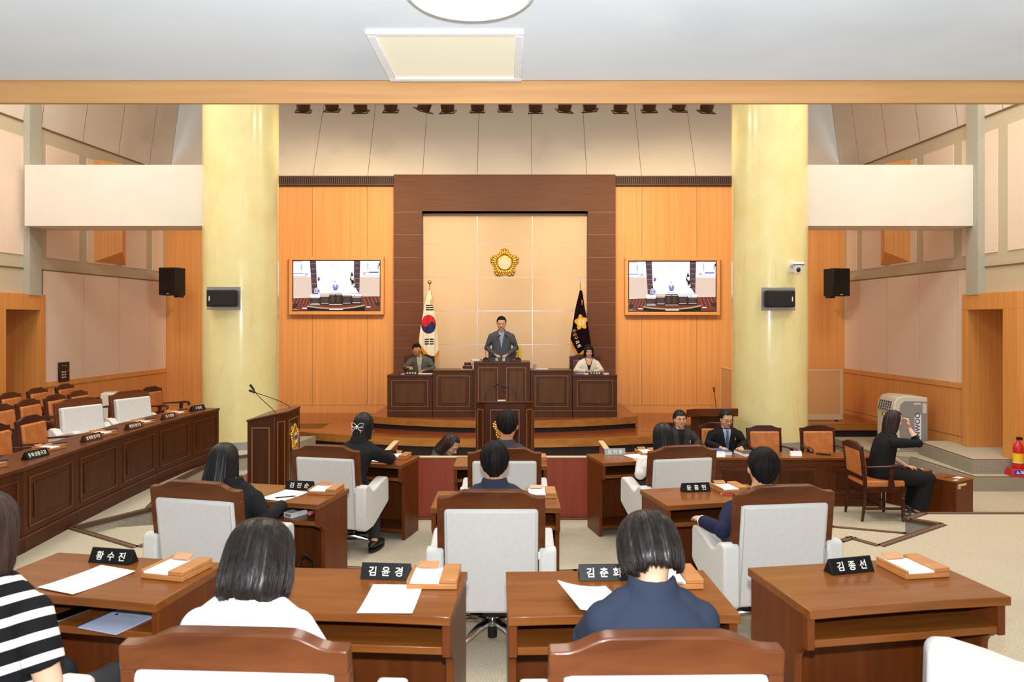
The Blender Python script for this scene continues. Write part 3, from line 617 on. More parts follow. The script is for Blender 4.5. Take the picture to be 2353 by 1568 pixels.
# ---- tan leather side chair with carved wooden frame
def make_sidechair():
    e = empty('side_chair'); wd = 'wood_chairdark'
    Tt = Matrix.Translation((0, 0.0, 0.44)) @ Matrix.Rotation(R(6), 4, 'X') @ Matrix.Translation((0, 0, -0.44))   # back leans away from the sitter
    b = MB(); crest(b, 0.50, 0.865, 0.955, 0.035, -0.02, 0.022, 0.2); b.v = [tuple(Tt @ Vector((v[0], -v[1], v[2]))) for v in b.v]; b.build('crest_rail', wd, e, bev=0.006, ang=25)
    for s in (-1, 1):
        b = MB(); b.box(s * 0.228 - 0.018, s * 0.228 + 0.018, -0.02, 0.022, 0.44, 0.88, 0, Tt); b.build('back_post', wd, e, bev=0.004)
        b = MB().tube([(s * 0.228, 0.0, 0.46), (s * 0.226, -0.005, 0.25), (s * 0.224, -0.035, 0.0)], [0.024, 0.022, 0.018], 4, up=(1, 1, 0)); b.build('leg', wd, e, bev=0.003)
        b = MB(); b.lathe([(0.016, 0), (0.02, 0.05), (0.022, 0.22), (0.018, 0.27), (0.028, 0.285), (0.018, 0.30), (0.026, 0.33), (0.03, 0.35)], (s * 0.235, 0.46, 0), 16); b.box(s * 0.235 - 0.026, s * 0.235 + 0.026, 0.434, 0.486, 0.345, 0.43); b.build('leg', wd, e)
        pts = [(s * 0.232, 0.01, 0.665), (s * 0.25, 0.12, 0.672), (s * 0.27, 0.25, 0.678), (s * 0.275, 0.37, 0.69), (s * 0.275, 0.425, 0.683), (s * 0.275, 0.445, 0.66), (s * 0.275, 0.43, 0.645)]
        b = MB().tube(pts, [0.014, 0.017, 0.02, 0.025, 0.027, 0.024, 0.016], 12, rnd=True, flat=(1.15, 0.8)); arm = b.build('armrest', wd, e)
        b = MB(); b.prism([(0.27, 0.40), (0.34, 0.40), (0.335, 0.47), (0.315, 0.55), (0.33, 0.665), (0.275, 0.665), (0.275, 0.55), (0.265, 0.47)], s * 0.268 - 0.014, s * 0.268 + 0.014, 'x'); b.build('arm_post', wd, arm, bev=0.004)
        b = MB().box(s * 0.228 - 0.012, s * 0.228 + 0.012, 0.0, 0.46, 0.145, 0.172); b.build('stretcher', wd, e)
    MB().box(-0.215, 0.215, 0.22, 0.245, 0.147, 0.17).build('stretcher', wd, e)
    b = MB(); b.box(-0.235, 0.235, 0.44, 0.475, 0.355, 0.42); b.box(-0.225, 0.225, -0.01, 0.02, 0.355, 0.42)
    for s in (-1, 1): b.box(s * 0.232 - 0.014, s * 0.232 + 0.014, 0.0, 0.46, 0.355, 0.42)
    b.build('seat_frame', wd, e, bev=0.004)
    MB().box(-0.245, 0.245, -0.005, 0.485, 0.42, 0.50).build('seat', 'leather_orange', e, bev=0.022)
    bp = MB().box(-0.208, 0.208, -0.018, 0.052, 0.545, 0.87, 0, Tt).build('back_pad', 'leather_orange', e, bev=0.02)
    b = MB()
    for k in range(8):
        for s in (-1, 1): c = Tt @ Vector((s * 0.20, -0.02, 0.56 + 0.042 * k)); b.ell(c, (0.006, 0.004, 0.006), nu=6, nv=4)
    b.build('stud', 'steel', bp)
    MB().box(-0.21, 0.21, -0.016, 0.018, 0.50, 0.545, 0, Tt).build('back_rail', wd, e, bev=0.003)
    return e
sc_ = make_sidechair()
side_spots = [(4.42, 9.15, LOW, -90, 'tan leather armchair with studded back, under the person with white sneakers'),
    (X(1759, 10.4), 10.44, LOW, 180, 'empty tan leather chair behind the long desk, against the yellow pillar'), (X(1884, 10.4), 10.46, LOW, 180, 'empty tan leather chair behind the long desk, beyond the pillar by the dark stage front'),
    (3.10, 10.72, LOW, 180, 'tan leather chair of the seated man in a striped tie'), (2.49, 10.72, LOW, 180, 'tan leather chair of the seated man with round glasses and no tie'),
    (-7.2, 10.7, T1, -88, 'tan leather chair against the wainscot, closest to the door'), (-7.28, 11.45, T1, -88, 'tan leather chair against the wainscot, in the middle of the wall row'), (-7.28, 12.15, T1, -88, 'tan leather chair against the wainscot under the wall control panel'),
    (-6.25, 9.15, T1, -88, 'tan leather chair at the near end of the second side row'), (-6.32, 9.78, T1, -88, 'tan leather chair in the second side row behind the single front row chair'),
    (-6.36, 10.42, T1, -88, 'tan leather chair in the second side row just behind the white armchair'), (-6.38, 11.0, T1, -88, 'tan leather chair in the second side row mostly hidden by the white armchair crest'),
    (-5.18, 8.1, T1, -88, 'tan leather chair pushed up to the side desk beside the first white armchair'), (-5.1, 7.4, T1, -88, 'tan leather chair at the side desk closest to the gallery'),
    (-5.6, 11.65, T1, -100, 'tan leather chair at the far end of the side desks beside the yellow pillar')]
for i, (x, y, z, a, lb) in enumerate(side_spots):
    o = sc_ if i == 0 else dup(sc_)
    o.location = (x, y, z); o.rotation_euler = (0, 0, R(a)); tag(o, lb, 'chair', 'tan leather side chairs')

# ---- panelled desk fronts (side row, witness row, podium): front looks towards local -y
def frame_mould(b, x0, x1, z0, z1, y, wd=0.012, mi=1, top_bright=False):
    for a in ((x0, x1, z1 - wd, z1), (x0, x1, z0, z0 + wd), (x0, x0 + wd, z0 + wd, z1 - wd), (x1 - wd, x1, z0 + wd, z1 - wd)):
        b.box(a[0], a[1], y - 0.010, y + 0.004, a[2], a[3], mi)
def panel_unit(name, w, d, h, wood, top, bead, panel, plinth=0.12, panels=1, overhang=0.015):
    e = empty(name)
    b = MB(); b.box(-w / 2, w / 2, 0, 0.03, 0, h - 0.03); b.build('front_panel', wood, e, bev=0.002)
    for s in (-1, 1): MB().box(s * (w / 2 - 0.012) - 0.012, s * (w / 2 - 0.012) + 0.012, 0.03, d, 0, h - 0.03).build('side_panel', wood, e, bev=0.002)
    MB().box(-w / 2 - 0.002, w / 2 + 0.002, -overhang, d + 0.01, h - 0.032, h).build('worktop', top, e, bev=0.004)
    MB().box(-w / 2, w / 2, -0.008, 0, 0, plinth).build('plinth', wood, e, bev=0.002)
    b = MB(); b.box(-w / 2 + .004, w / 2 - .004, -0.014, -0.006, plinth - 0.004, plinth + 0.010)
    pw = w / panels
    for k in range(panels):
        xa, xb = -w / 2 + pw * k, -w / 2 + pw * (k + 1); m_ = 0.075
        frame_mould(b, xa + m_, xb - m_, plinth + 0.07, h - 0.10, 0, 0.014, 0)
    b.build('moulding', bead, e)
    for k in range(panels):
        xa, xb = -w / 2 + pw * k, -w / 2 + pw * (k + 1); m_ = 0.15 if panels == 1 else 0.125
        MB().box(xa + m_, xb - m_, -0.010, 0.002, plinth + 0.14, h - 0.17).build('raised_panel', panel, e, bev=0.004)
    return e
# side row for the executive, facing the middle of the chamber
ed = [(-4.10, 5.42), (-4.10, 6.30), (-4.17, 7.17), (-4.21, 8.05), (-4.235, 8.94), (-4.21, 9.83), (-4.14, 10.6)]
su = panel_unit('side_desk', 0.875, 0.48, 0.74, 'wood_dark', 'wood_darkh', 'wood_chair', 'wood_dark', 0.13)
names_ed = ['closest to the gallery', 'with an empty tan chair at it', 'with the longest nameplate', 'opposite the white armchairs', 'second from the yellow pillar', 'at the end beside the yellow pillar']
ED_lab = ['dark panelled desk of the side row, the one reaching closest to the striped shirt person', 'dark panelled desk of the side row, second from the gallery end', 'dark panelled desk of the side row carrying the six character nameplate',
          'dark panelled desk of the side row in front of the first white armchair', 'dark panelled desk of the side row, second from the yellow pillar', 'dark panelled desk ending the side row beside the yellow pillar']
for i in range(6):
    (x0, y0), (x1, y1) = ed[i], ed[i + 1]; a = math.atan2(y1 - y0, x1 - x0)
    o = su if i == 0 else dup(su)
    o.location = ((x0 + x1) / 2, (y0 + y1) / 2, T1); o.rotation_euler = (0, 0, a); tag(o, ED_lab[i], 'desk', 'panelled side desks')
    L = math.hypot(x1 - x0, y1 - y0); o.scale = (L / 0.877, 1, 1)
def on_side(px, dback, z=0.842):
    """on the side row at image column px's distance, dback behind the front edge"""
    return z
side_items = [('문화생활국장', 6.75, 'black nameplate with six white characters on the side desks'), ('경제환경국장', 7.72, 'dark nameplate on the side desks before the first white armchair, after the six character one'), ('행정지원국장', 8.58, 'dark nameplate at the middle of the far half of the side desks'),
              ('부구청장', 9.45, 'dark nameplate with four characters, second from the yellow pillar'), ('구청장', 10.32, 'black nameplate with three characters at the end of the side desks')]
for i, (bd, y, lb) in enumerate(side_items):
    nameplate(bd, (-4.33 - (0.0 if i else -0.04), y, T1 + 0.741), R(90 + (-6 if i < 4 else -14)), lb, w=0.27, h=0.07, size=0.045, space=1.25, m='plate_black' if i in (0, 4) else 'wood_dark', group='nameplates on the side desks')
for i, (y, lb) in enumerate([(6.25, 'wooden note tray at the gallery end of the side desks'), (7.17, 'wooden note tray with folded paper between the first two side nameplates'), (8.10, 'wooden note tray after the second side nameplate'), (8.98, 'wooden note tray before the four character nameplate'), (9.88, 'wooden note tray before the last side nameplate by the pillar')]):
    t = tray((-4.43 + (0.05 if i == 0 else 0), y, T1 + 0.741), R(80), lb, 'wooden note trays on the side desks')
    pp = empty('ballpoint_pen', (t.location.x + 0.06, y + 0.07, T1 + 0.785), R(60), ['black pen with blue clip on the first side tray', 'black pen with blue clip on the second side tray', 'black pen with blue clip on the third side tray', 'black pen with blue clip on the fourth side tray', 'black pen with blue clip on the side tray by the pillar'][i], 'pen', 'pens on the side trays')
    MB().tube([(-0.07, 0, 0.006), (0.07, 0, 0.006)], 0.006, 8).build('barrel', 'black_plastic', pp); MB().box(-0.03, 0.05, -0.012, 0.012, 0.0, 0.002).build('clip', 'blue', pp)

# long desk of the witnesses, low floor
wu = panel_unit('long_desk_unit', 0.75, 0.40, 0.645, 'wood_darkh', 'wood_desk', 'wood_chair', 'wood_dark', 0.10)
for i in range(4):
    o = wu if i == 0 else dup(wu)
    o.location = (4.99 - 0.375 - 0.75 * i, 9.66, LOW); tag(o, ['dark panelled desk at the free end, beside the person in black on a tan chair', 'dark panelled desk with the remote control, before the empty tan chairs', 'dark panelled desk before the man in a striped tie', 'dark panelled desk before the man in round glasses, mostly hidden'][i], 'desk', 'panelled desks of the officials')
def card(body, loc, rz, label, w=0.15, h=0.065):
    e = empty('name_card', loc, rz, label, 'name card', 'white name cards')
    MB().prism([(-0.03, 0), (0.03, 0), (0.002, h), (-0.002, h)], -w / 2, w / 2, 'x').build('card', 'white_paper', e)
    ang = math.atan2(h, 0.028); t = text(body, 0.032, 'lettering', 'navy_ink', e, (0, -0.0175, h * 0.42), (ang, 0, 0), 0.0005, 1.0, 0.012); 
    MB().box(-w * 0.35, w * 0.3, -0.0085, -0.0065, h * 0.78, h * 0.82, 0).build('print_line', 'red', e); return e
DT = LOW + 0.646
card('감표위원석', (X(1828, 9.78), 9.78, DT), 0, 'white name card standing alone near the remote control'); card('사무국석', (X(1652, 9.72), 9.72, DT), 0, 'white name card in front of the books on the long desk')
e = empty('remote_control', (X(1892, 9.86), 9.86, DT), R(-35), 'black remote control with a red button on the long desk', 'remote')
MB().box(-0.09, 0.09, -0.024, 0.024, 0, 0.018).build('remote_body', 'black_plastic', e, bev=0.005)
MB().lathe([(0.008, 0), (0.008, 0.003)], (0.04, 0, 0.018), 10).build('button', 'red', e); MB().lathe([(0.008, 0), (0.008, 0.003)], (0.0, 0, 0.018), 10).build('button', 'blue', e)
def book(loc, rz, w, l, h, cover, label, slant=0, name='book'):
    e = empty(name, loc, rz, label, 'book')
    MB().box(-w / 2, w / 2, -l / 2, l / 2, h - 0.003, h).build('cover', cover, e); MB().box(-w / 2 + 0.003, w / 2 - 0.003, -l / 2 + 0.003, l / 2, 0.003, h - 0.003).build('pages', 'white_paper', e)
    MB().box(-w / 2, w / 2, -l / 2, l / 2, 0, 0.003).build('back_cover', cover, e); return e
mat('book_teal', (72, 116, 132), 0.5); mat('book_blue', (70, 104, 164), 0.5); mat('book_grey', (84, 80, 80), 0.35)
bk = book((X(1715, 9.86), 9.86, DT), R(10), 0.22, 0.30, 0.045, 'book_grey', 'thick grey report lying open ended before the man in a striped tie'); text('보고서', 0.035, 'lettering', 'letter_white', bk, (0.0, 0.05, 0.0455), (0, 0, 0), 0.0003, 1.6)
book((X(1664, 9.88), 9.90, DT), R(4), 0.15, 0.22, 0.05, 'book_teal', 'small teal book beside the thick grey report'); book((X(1650, 9.9), 9.93, DT + 0.0), R(-8), 0.14, 0.2, 0.06, 'book_blue', 'small blue book behind the white name card')

# podium: five panelled units
PYD = 13.62
pods = [(-2.215, -1.375, 1.095, 'podium_desk', 'dark panelled podium desk of the man writing in a grey jacket', 1), (-1.37, -0.60, 1.184, 'podium_desk', 'dark panelled podium desk with the gavel on it', 1), (-0.60, 0.45, 1.338, 'speaker_podium', 'tall dark podium in the centre with two panel doors', 2),
        (0.455, 1.235, 1.184, 'podium_desk', 'dark panelled podium desk with a glass and white sheet on top', 1), (1.24, 2.07, 1.095, 'podium_desk', 'dark panelled podium desk of the woman in an ivory jacket', 1)]
for x0, x1, zt, nm, lb, np_ in pods:
    dy = -0.06 if np_ == 2 else 0
    o = panel_unit(nm, x1 - x0 - 0.004, 0.54 - dy, zt - DAIS, 'wood_podium', 'wood_darkh', 'wood_bead', 'wood_panel', 0.115, np_); o.location = ((x0 + x1) / 2, PYD + dy, DAIS); tag(o, lb, 'podium', 'podium units on the dais')

# ---- gooseneck microphones
def mic(loc, rz, pts, label, base=True, group='gooseneck microphones'):
    e = empty('microphone', loc, rz, label, 'microphone', group)
    if base: MB().lathe([(0.055, 0), (0.052, 0.018), (0.03, 0.035), (0.012, 0.045)], (0, 0, 0), 20).build('base', 'black_plastic', e)
    P_ = [Vector(p) for p in pts]
    q = []
    for i in range(len(P_) - 1):                      # smooth neck
        p0, p1, p2, p3 = P_[max(i - 1, 0)], P_[i], P_[i + 1], P_[min(i + 2, len(P_) - 1)]
        for k in range(5):
            t = k / 5; q.append(0.5 * ((2 * p1) + (-p0 + p2) * t + (2 * p0 - 5 * p1 + 4 * p2 - p3) * t * t + (-p0 + 3 * p1 - 3 * p2 + p3) * t ** 3))
    q.append(P_[-1]); MB().tube(q, 0.0042, 8).build('gooseneck', 'black_plastic', e)
    d = (P_[-1] - P_[-2]).normalized(); MB().tube([P_[-1] - d * 0.005, P_[-1] + d * 0.055], [0.011, 0.014], 14, rnd=True).build('capsule', 'black_matte', e)
    return e
mic((X(1116, 13.75), 13.75, 1.375), 0, [(0, 0, 0.02), (0, 0, 0.20), (0.05, 0, 0.30), (0.22, 0.06, 0.42)], 'gooseneck microphone on the tall podium, by the small white case'); mic((X(1190, 13.75), 13.75, 1.375), 0, [(0, 0, 0.02), (0, 0, 0.20), (-0.05, 0, 0.30), (-0.20, 0.06, 0.42)], 'gooseneck microphone on the tall podium, before the yellow cloth')
# chairman's writing slope, plate, glass, gavel ...
e = empty('writing_slope', ((X(1108, 13.8) + X(1197, 13.8)) / 2, 13.85, 1.339), 0, 'low dark wooden writing slope on the tall podium', 'writing slope')
MB().box(-0.365, 0.365, -0.16, 0.16, 0, 0.035).build('slope_body', 'wood_chairdark', e, bev=0.005)
nameplate('의장', (X(1149, 13.6), 13.60, 1.339), 0, 'black nameplate with two white characters at the front of the tall podium', w=0.365, h=0.085, size=0.062, space=3.4, group='podium nameplates')
nameplate('사무국장', (X(944, 13.66), 13.70, 1.096), 0, 'black nameplate before the man writing in a grey jacket', w=0.25, h=0.055, size=0.045, space=1.4, group='podium nameplates')
nameplate('의사팀장', (X(1368, 13.66), 13.70, 1.096), 0, 'black nameplate before the woman in an ivory jacket', w=0.25, h=0.055, size=0.045, space=1.4, group='podium nameplates')
e = empty('gavel', (X(1074, 13.85), 13.85, 1.185), 0, 'brown wooden gavel resting on its block on a white cloth', 'gavel')
MB().box(-0.12, 0.12, -0.1, 0.1, 0, 0.012).build('cloth', 'cloth_ivory', e, bev=0.004); MB().box(-0.09, 0.09, -0.08, 0.08, 0.012, 0.07).build('sound_block', 'wood_chairdark', e, bev=0.012)
MB().tube([(-0.06, 0, 0.105), (-0.045, 0, 0.105), (-0.03, 0, 0.105), (0.03, 0, 0.105), (0.045, 0, 0.105), (0.06, 0, 0.105)], [0.028, 0.032, 0.025, 0.025, 0.032, 0.028], 16).build('head', 'wood_chair', e); MB().tube([(0, 0, 0.105), (0.09, 0.12, 0.09)], 0.009, 8).build('handle', 'wood_chair', e)
e = empty('white_case', (X(1093, 13.8), 13.78, 1.339), R(10), 'small white case with a cable at the corner of the tall podium', 'case')
MB().box(-0.09, 0.07, -0.05, 0.05, 0, 0.045).build('case_body', 'label_white', e, bev=0.012); MB().tube([(0.07, 0, 0.03), (0.12, -0.02, 0.03), (0.15, -0.04, 0.012)], 0.006, 8).build('cable', 'black_plastic', e)
mat('glass_clear', (235, 238, 240), 0.03, trans=0.95)
MB().lathe([(0.03, 0), (0.034, 0.1), (0.031, 0.1), (0.027, 0.006)], (0, 0, 0), 20).build('drinking_glass', 'glass_clear', loc=(X(1228, 13.8), 13.80, 1.185), label='clear drinking glass at the corner beside the tall podium', cat='glass')
MB().box(-0.14, 0.14, -0.09, 0.09, 0, 0.012).build('paper_stack', 'white_paper', loc=(X(1241, 13.85), 13.85, 1.185), rot=(0, 0, R(3)), label='flat white papers beside the drinking glass', cat='paper', bev=0.002)
for k, (px, d_, w_, l_, rr, lb) in enumerate([(975, 13.85, 0.30, 0.2, 4, 'white papers under the hand of the man writing'), (930, 13.8, 0.12, 0.14, -12, 'small white note beside the man writing'), (1343, 13.82, 0.30, 0.2, -5, 'white papers before the woman in an ivory jacket'), (1392, 13.72, 0.09, 0.07, 20, 'crumpled white tissue at the end of the podium')]):
    b = MB().box(-w_ / 2, w_ / 2, -l_ / 2, l_ / 2, 0, 0.008 if k < 3 else 0.03); b.build('loose_paper', 'white_paper', loc=(X(px, d_), d_, 1.096), rot=(0, 0, R(rr)), label=lb, cat='paper', group='papers on the podium', bev=0.003)
MB().box(-0.09, 0.09, -0.05, 0.05, 0, 0.012).build('blue_folder', 'book_blue', loc=(X(1330, 13.72), 13.72, 1.096), label='small blue folder before the woman in an ivory jacket', cat='folder')
# high-backed brown chairs behind the podium
def make_exec():
    e = empty('high_back_chair')
    b = MB(); crest(b, 0.62, 1.02, 1.11, 0.03, -0.03, 0.03); b.build('crest_rail', 'wood_chairdark', e, bev=0.006, ang=25)
    for s in (-1, 1): MB().box(s * 0.285 - 0.025, s * 0.285 + 0.025, -0.03, 0.03, 0.45, 1.03).build('back_stile', 'wood_chairdark', e, bev=0.005); MB().prism([(0.0, 0.4), (0.0, 0.66), (0.5, 0.66), (0.5, 0.4)], s * 0.29 - 0.04, s * 0.29 + 0.04, 'x').build('armrest', 'leather_brown', e, bev=0.02)
    MB().box(-0.26, 0.26, -0.05, 0.06, 0.42, 1.02).build('backrest', 'leather_brown', e, bev=0.025); MB().box(-0.26, 0.26, 0.05, 0.52, 0.36, 0.48).build('seat', 'leather_brown', e, bev=0.03)
    MB().tube([(0, 0.26, 0.03), (0, 0.26, 0.37)], 0.03, 12).build('column', 'black_plastic', e)
    b = MB()
    for k in range(5): a = R(72 * k); b.tube([(0, 0.26, 0.08), (0.3 * math.cos(a), 0.26 + 0.3 * math.sin(a), 0.03)], [0.03, 0.018], 8, rnd=True)
    b.build('star_base', 'chrome', e)
    return e
mat('leather_brown', (92, 50, 34), 0.4, coat=0.2)
ex = make_exec()
for i, (x, y, zz, lb) in enumerate([(X(1157, 14.75), 14.78, DAIS + 0.09, 'dark wood framed chair behind the standing chairman'), (X(1344, 14.7), 14.75, DAIS - 0.0, 'brown leather chair of the woman in an ivory jacket'), (X(964, 14.9), 14.85, DAIS, 'brown leather chair of the man writing in a grey jacket')]):
    o = ex if i == 0 else dup(ex); o.location = (x, y, zz); o.rotation_euler = (0, 0, R(180)); tag(o, lb, 'chair', 'brown chairs behind the podium')
MB().rings([[(-0.05, 0, 0), (0.10, 0, 0), (0.10, 0.03, 0), (-0.05, 0.03, 0)], [(-0.01, 0, 0.18), (0.10, 0, 0.18), (0.10, 0.03, 0.18), (-0.01, 0.03, 0.18)], [(0.05, 0, 0.36), (0.10, 0, 0.36), (0.10, 0.03, 0.36), (0.05, 0.03, 0.36)]]).build('yellow_cloth', 'yellow', loc=(X(1186, 14.6), 14.64, 1.02 + 0.2), label='bright yellow cloth hanging on the chair behind the chairman', cat='cloth', bev=0.004)
# ================================================================ LECTERNS, EMBLEMS, FLAGS, SCREENS
def emblem(parent, loc, rz, Rr, disc='emblem_cream', txt='의회', tm='letter_white', name='emblem', **tags):
    """gold blossom with five lobes, facing local -y"""
    e = empty(name, loc, rz); e.parent = parent; tag(e, **tags)
    b = MB(); n = 30
    for k in range(n):
        a = math.pi / 2 + 2 * math.pi * k / n; lobe = math.cos(2.5 * (a - math.pi / 2)) ** 2
        ro = Rr * (0.76 + 0.24 * lobe); rm = (Rr * 0.5 + ro) / 2; hl = (ro - Rr * 0.44) / 2
        wd = Rr * (0.062 + 0.03 * lobe)
        T = Matrix.Rotation(-(a - math.pi / 2), 4, 'Y')
        q = MB().ell((0, 0, 0), (wd, Rr * 0.10, hl), nu=10, nv=8); c = Vector((math.cos(a) * rm, -Rr * 0.09, math.sin(a) * rm))
        b.add([T @ Vector(v) + c for v in q.v], q.f)
        b.ell((math.cos(a) * ro * 0.95, -Rr * 0.10, math.sin(a) * ro * 0.95), (wd * 1.25, Rr * 0.10, wd * 1.25), nu=8, nv=6)
    out = [(math.cos(a) * Rr * (0.80 + 0.20 * math.cos(2.5 * (a - math.pi / 2)) ** 2), math.sin(a) * Rr * (0.80 + 0.20 * math.cos(2.5 * (a - math.pi / 2)) ** 2)) for a in [2 * math.pi * k / 60 for k in range(60)]]
    b.prism(out, -Rr * 0.10, 0, 'y'); b.build('petals', 'gold', e, ang=50)
    Tr = Matrix.Rotation(R(90), 4, 'X')
    MB().lathe([(Rr * 0.50, 0), (Rr * 0.52, Rr * 0.17), (Rr * 0.46, Rr * 0.19), (Rr * 0.44, Rr * 0.155)], seg=40, T=Tr).build('ring', 'gold', e)
    MB().lathe([(Rr * 0.45, 0), (Rr * 0.45, Rr * 0.16)], seg=40, T=Tr).build('disc', disc, e)
    text(txt, Rr * 0.40, 'lettering', tm, e, (0, -Rr * 0.165, 0), TXT_ROT, Rr * 0.02, 1.0, 0.01)
    return e
def lectern(loc, rz, label, bottom):
    """front looks towards local -y; sloping top, chamfered front corners"""
    e = empty('lectern', loc, rz, label, 'lectern', 'panelled lecterns'); H = 1.09 - bottom
    fp = [(-0.245, 0), (0.245, 0), (0.365, 0.10), (0.365, 0.40), (-0.365, 0.40), (-0.365, 0.10)]
    b = MB(); n = len(fp)
    top = [H - 0.02 if y < 0.05 else (H - 0.03 if y < 0.2 else H - 0.10) for x, y in fp]
    vs = [(x, y, 0) for x, y in fp] + [(x, y, t) for (x, y), t in zip(fp, top)]
    b.add(vs, [tuple(range(n))[::-1], tuple(range(n, 2 * n))] + [(i, (i + 1) % n, n + (i + 1) % n, n + i) for i in range(n)]); b.build('lectern_body', 'wood_dark', e, bev=0.006, ang=20)
    b = MB(); vs = [(x * 1.03, y * 1.04 - 0.008, t) for (x, y), t in zip(fp, top)]; b.add(vs + [(x, y, z + 0.022) for x, y, z in vs], [tuple(range(n))[::-1], tuple(range(n, 2 * n))] + [(i, (i + 1) % n, n + (i + 1) % n, n + i) for i in range(n)])
    b.build('top_rim', 'wood_darkh', e, bev=0.005, ang=20)
    def mould(T, w, z0, z1):
        b = MB(); 
        for a in ((-w / 2, w / 2, z1 - .012, z1), (-w / 2, w / 2, z0, z0 + .012), (-w / 2, -w / 2 + .012, z0 + .012, z1 - .012), (w / 2 - .012, w / 2, z0 + .012, z1 - .012)): b.box(a[0], a[1], -0.008, 0.003, a[2], a[3], 0, T)
        b.build('moulding', 'wood_bead', e)
    mould(Matrix.Identity(4), 0.37, 0.12, H - 0.10)
    for s in (-1, 1):
        ang = s * math.atan2(0.10, 0.12)
        mould(Matrix.Translation((s * 0.305, 0.05, 0)) @ Matrix.Rotation(ang, 4, 'Z'), 0.10, 0.12, H - 0.10)
        mould(Matrix.Translation((s * 0.365, 0.25, 0)) @ Matrix.Rotation(s * R(90), 4, 'Z'), 0.20, 0.12, H - 0.16)
    emblem(e, (0, 0.001, H - 0.33), 0, 0.155, 'emblem_white', '의회', 'navy_ink'); return e
lectern((0.02, 9.17, LOW), 0, 'dark panelled lectern facing the seats, in the centre before the podium', LOW)
lectern((-2.40, 8.40, LOW), R(90), 'dark panelled lectern turned sideways beside the yellow pillar, gold emblem seen at an angle', LOW)
zt = 1.09
mic((X(1114, 9.3), 9.34, zt - 0.02), 0, [(0, 0, 0), (0.0, 0, 0.07), (0.04, 0, 0.14), (0.115, 0.02, 0.19)], 'gooseneck microphone on the central lectern curving to its middle, beside the small white slip', False); mic((X(1186, 9.3), 9.34, zt - 0.02), 0, [(0, 0, 0), (0.0, 0, 0.07), (-0.04, 0, 0.14), (-0.135, 0.02, 0.18)], 'gooseneck microphone on the central lectern under the standing chairman', False)
MB().box(-0.05, 0.05, -0.02, 0.02, 0, 0.012).build('white_slip', 'label_white', loc=(X(1152, 9.3), 9.3, zt - 0.008), label='small white slip on the top of the central lectern', cat='paper')
mic((-2.50, 8.12, zt - 0.05), 0, [(0, 0, 0), (-0.03, 0, 0.06), (-0.20, 0, 0.22), (-0.26, 0.0, 0.30)], 'thin gooseneck microphone on the sideways lectern, nearer one', False); mic((-2.50, 8.58, zt - 0.05), 0, [(0, 0, 0), (0, 0, 0.05), (-0.12, 0, 0.12), (-0.37, -0.12, 0.235)], 'thin gooseneck microphone on the sideways lectern reaching past the yellow pillar', False)
# second type of lectern with an overhanging slab, beyond the seated officials
e = empty('speaker_desk', (3.22, 11.15, LOW), R(4), 'reddish wooden lectern with a thick overhanging top behind the seated men', 'lectern')
MB().box(-0.27, 0.27, 0.0, 0.38, 0, 1.0).build('lectern_body', 'wood_dark', e, bev=0.004)
b = MB(); b.add([(-0.33, -0.05, 1.0), (0.33, -0.05, 1.0), (0.33, 0.42, 0.93), (-0.33, 0.42, 0.93), (-0.33, -0.05, 1.12), (0.33, -0.05, 1.12), (0.33, 0.42, 1.05), (-0.33, 0.42, 1.05)], [(0, 3, 2, 1), (4, 5, 6, 7), (0, 1, 5, 4), (1, 2, 6, 5), (2, 3, 7, 6), (3, 0, 4, 7)]); b.build('top_slab', 'wood_darkh', e, bev=0.005)
emblem(e, (-0.10, -0.001, 0.74), 0, 0.13, 'emblem_white')
mic((X(1645, 11.3), 11.3, LOW + 1.09), 0, [(0, 0, 0.0), (-0.01, 0, 0.12), (-0.025, 0, 0.22), (-0.03, 0, 0.27)], 'straight microphone on the lectern behind the seated men', False)

# red barrier of the clerks' pit
e = empty('barrier', (0, 7.80, LOW), 0, 'red wooden barrier with a cream top edge between the desks and the central lectern', 'barrier')
MB().box(-1.31, 1.20, 0, 0.035, 0, 0.985).build('front_panel', 'wood_red', e); MB().box(-1.33, 1.22, -0.006, 0.045, 0.985, 1.005).build('cream_cap', 'trim_cream', e, bev=0.006)
for x_ in (-1.31, 1.165):
    MB().box(x_, x_ + 0.04, 0.035, 1.02, 0, 0.985).build('side_panel', 'wood_red', e); MB().box(x_ - 0.012, x_ + 0.052, 0.035, 1.04, 0.985, 1.005).build('cream_cap', 'trim_cream', e, bev=0.006)
e = empty('step_box', (-4.0, 10.75, LOW), 0, 'carpet-topped wooden step with green tape on its corner, beside the yellow pillar', 'step')
MB().box(-0.16, 0.24, -0.2, 0.3, 0, 0.22).build('box_body', 'wood_stage', e, bev=0.003); MB().box(-0.165, 0.245, -0.205, 0.3, 0.22, 0.235).build('carpet_top', 'carpet', e); MB().box(0.18, 0.205, -0.207, -0.2, 0.03, 0.22).build('tape', 'tape_green', e)

emblem(None, (X(1159, RY), RY - 0.002, Z(605, RY)), 0, 0.31, 'emblem_cream', '의회', 'letter_white', name='wall_emblem', label='large gold blossom emblem with two characters on the fabric wall above the podium', cat='emblem')

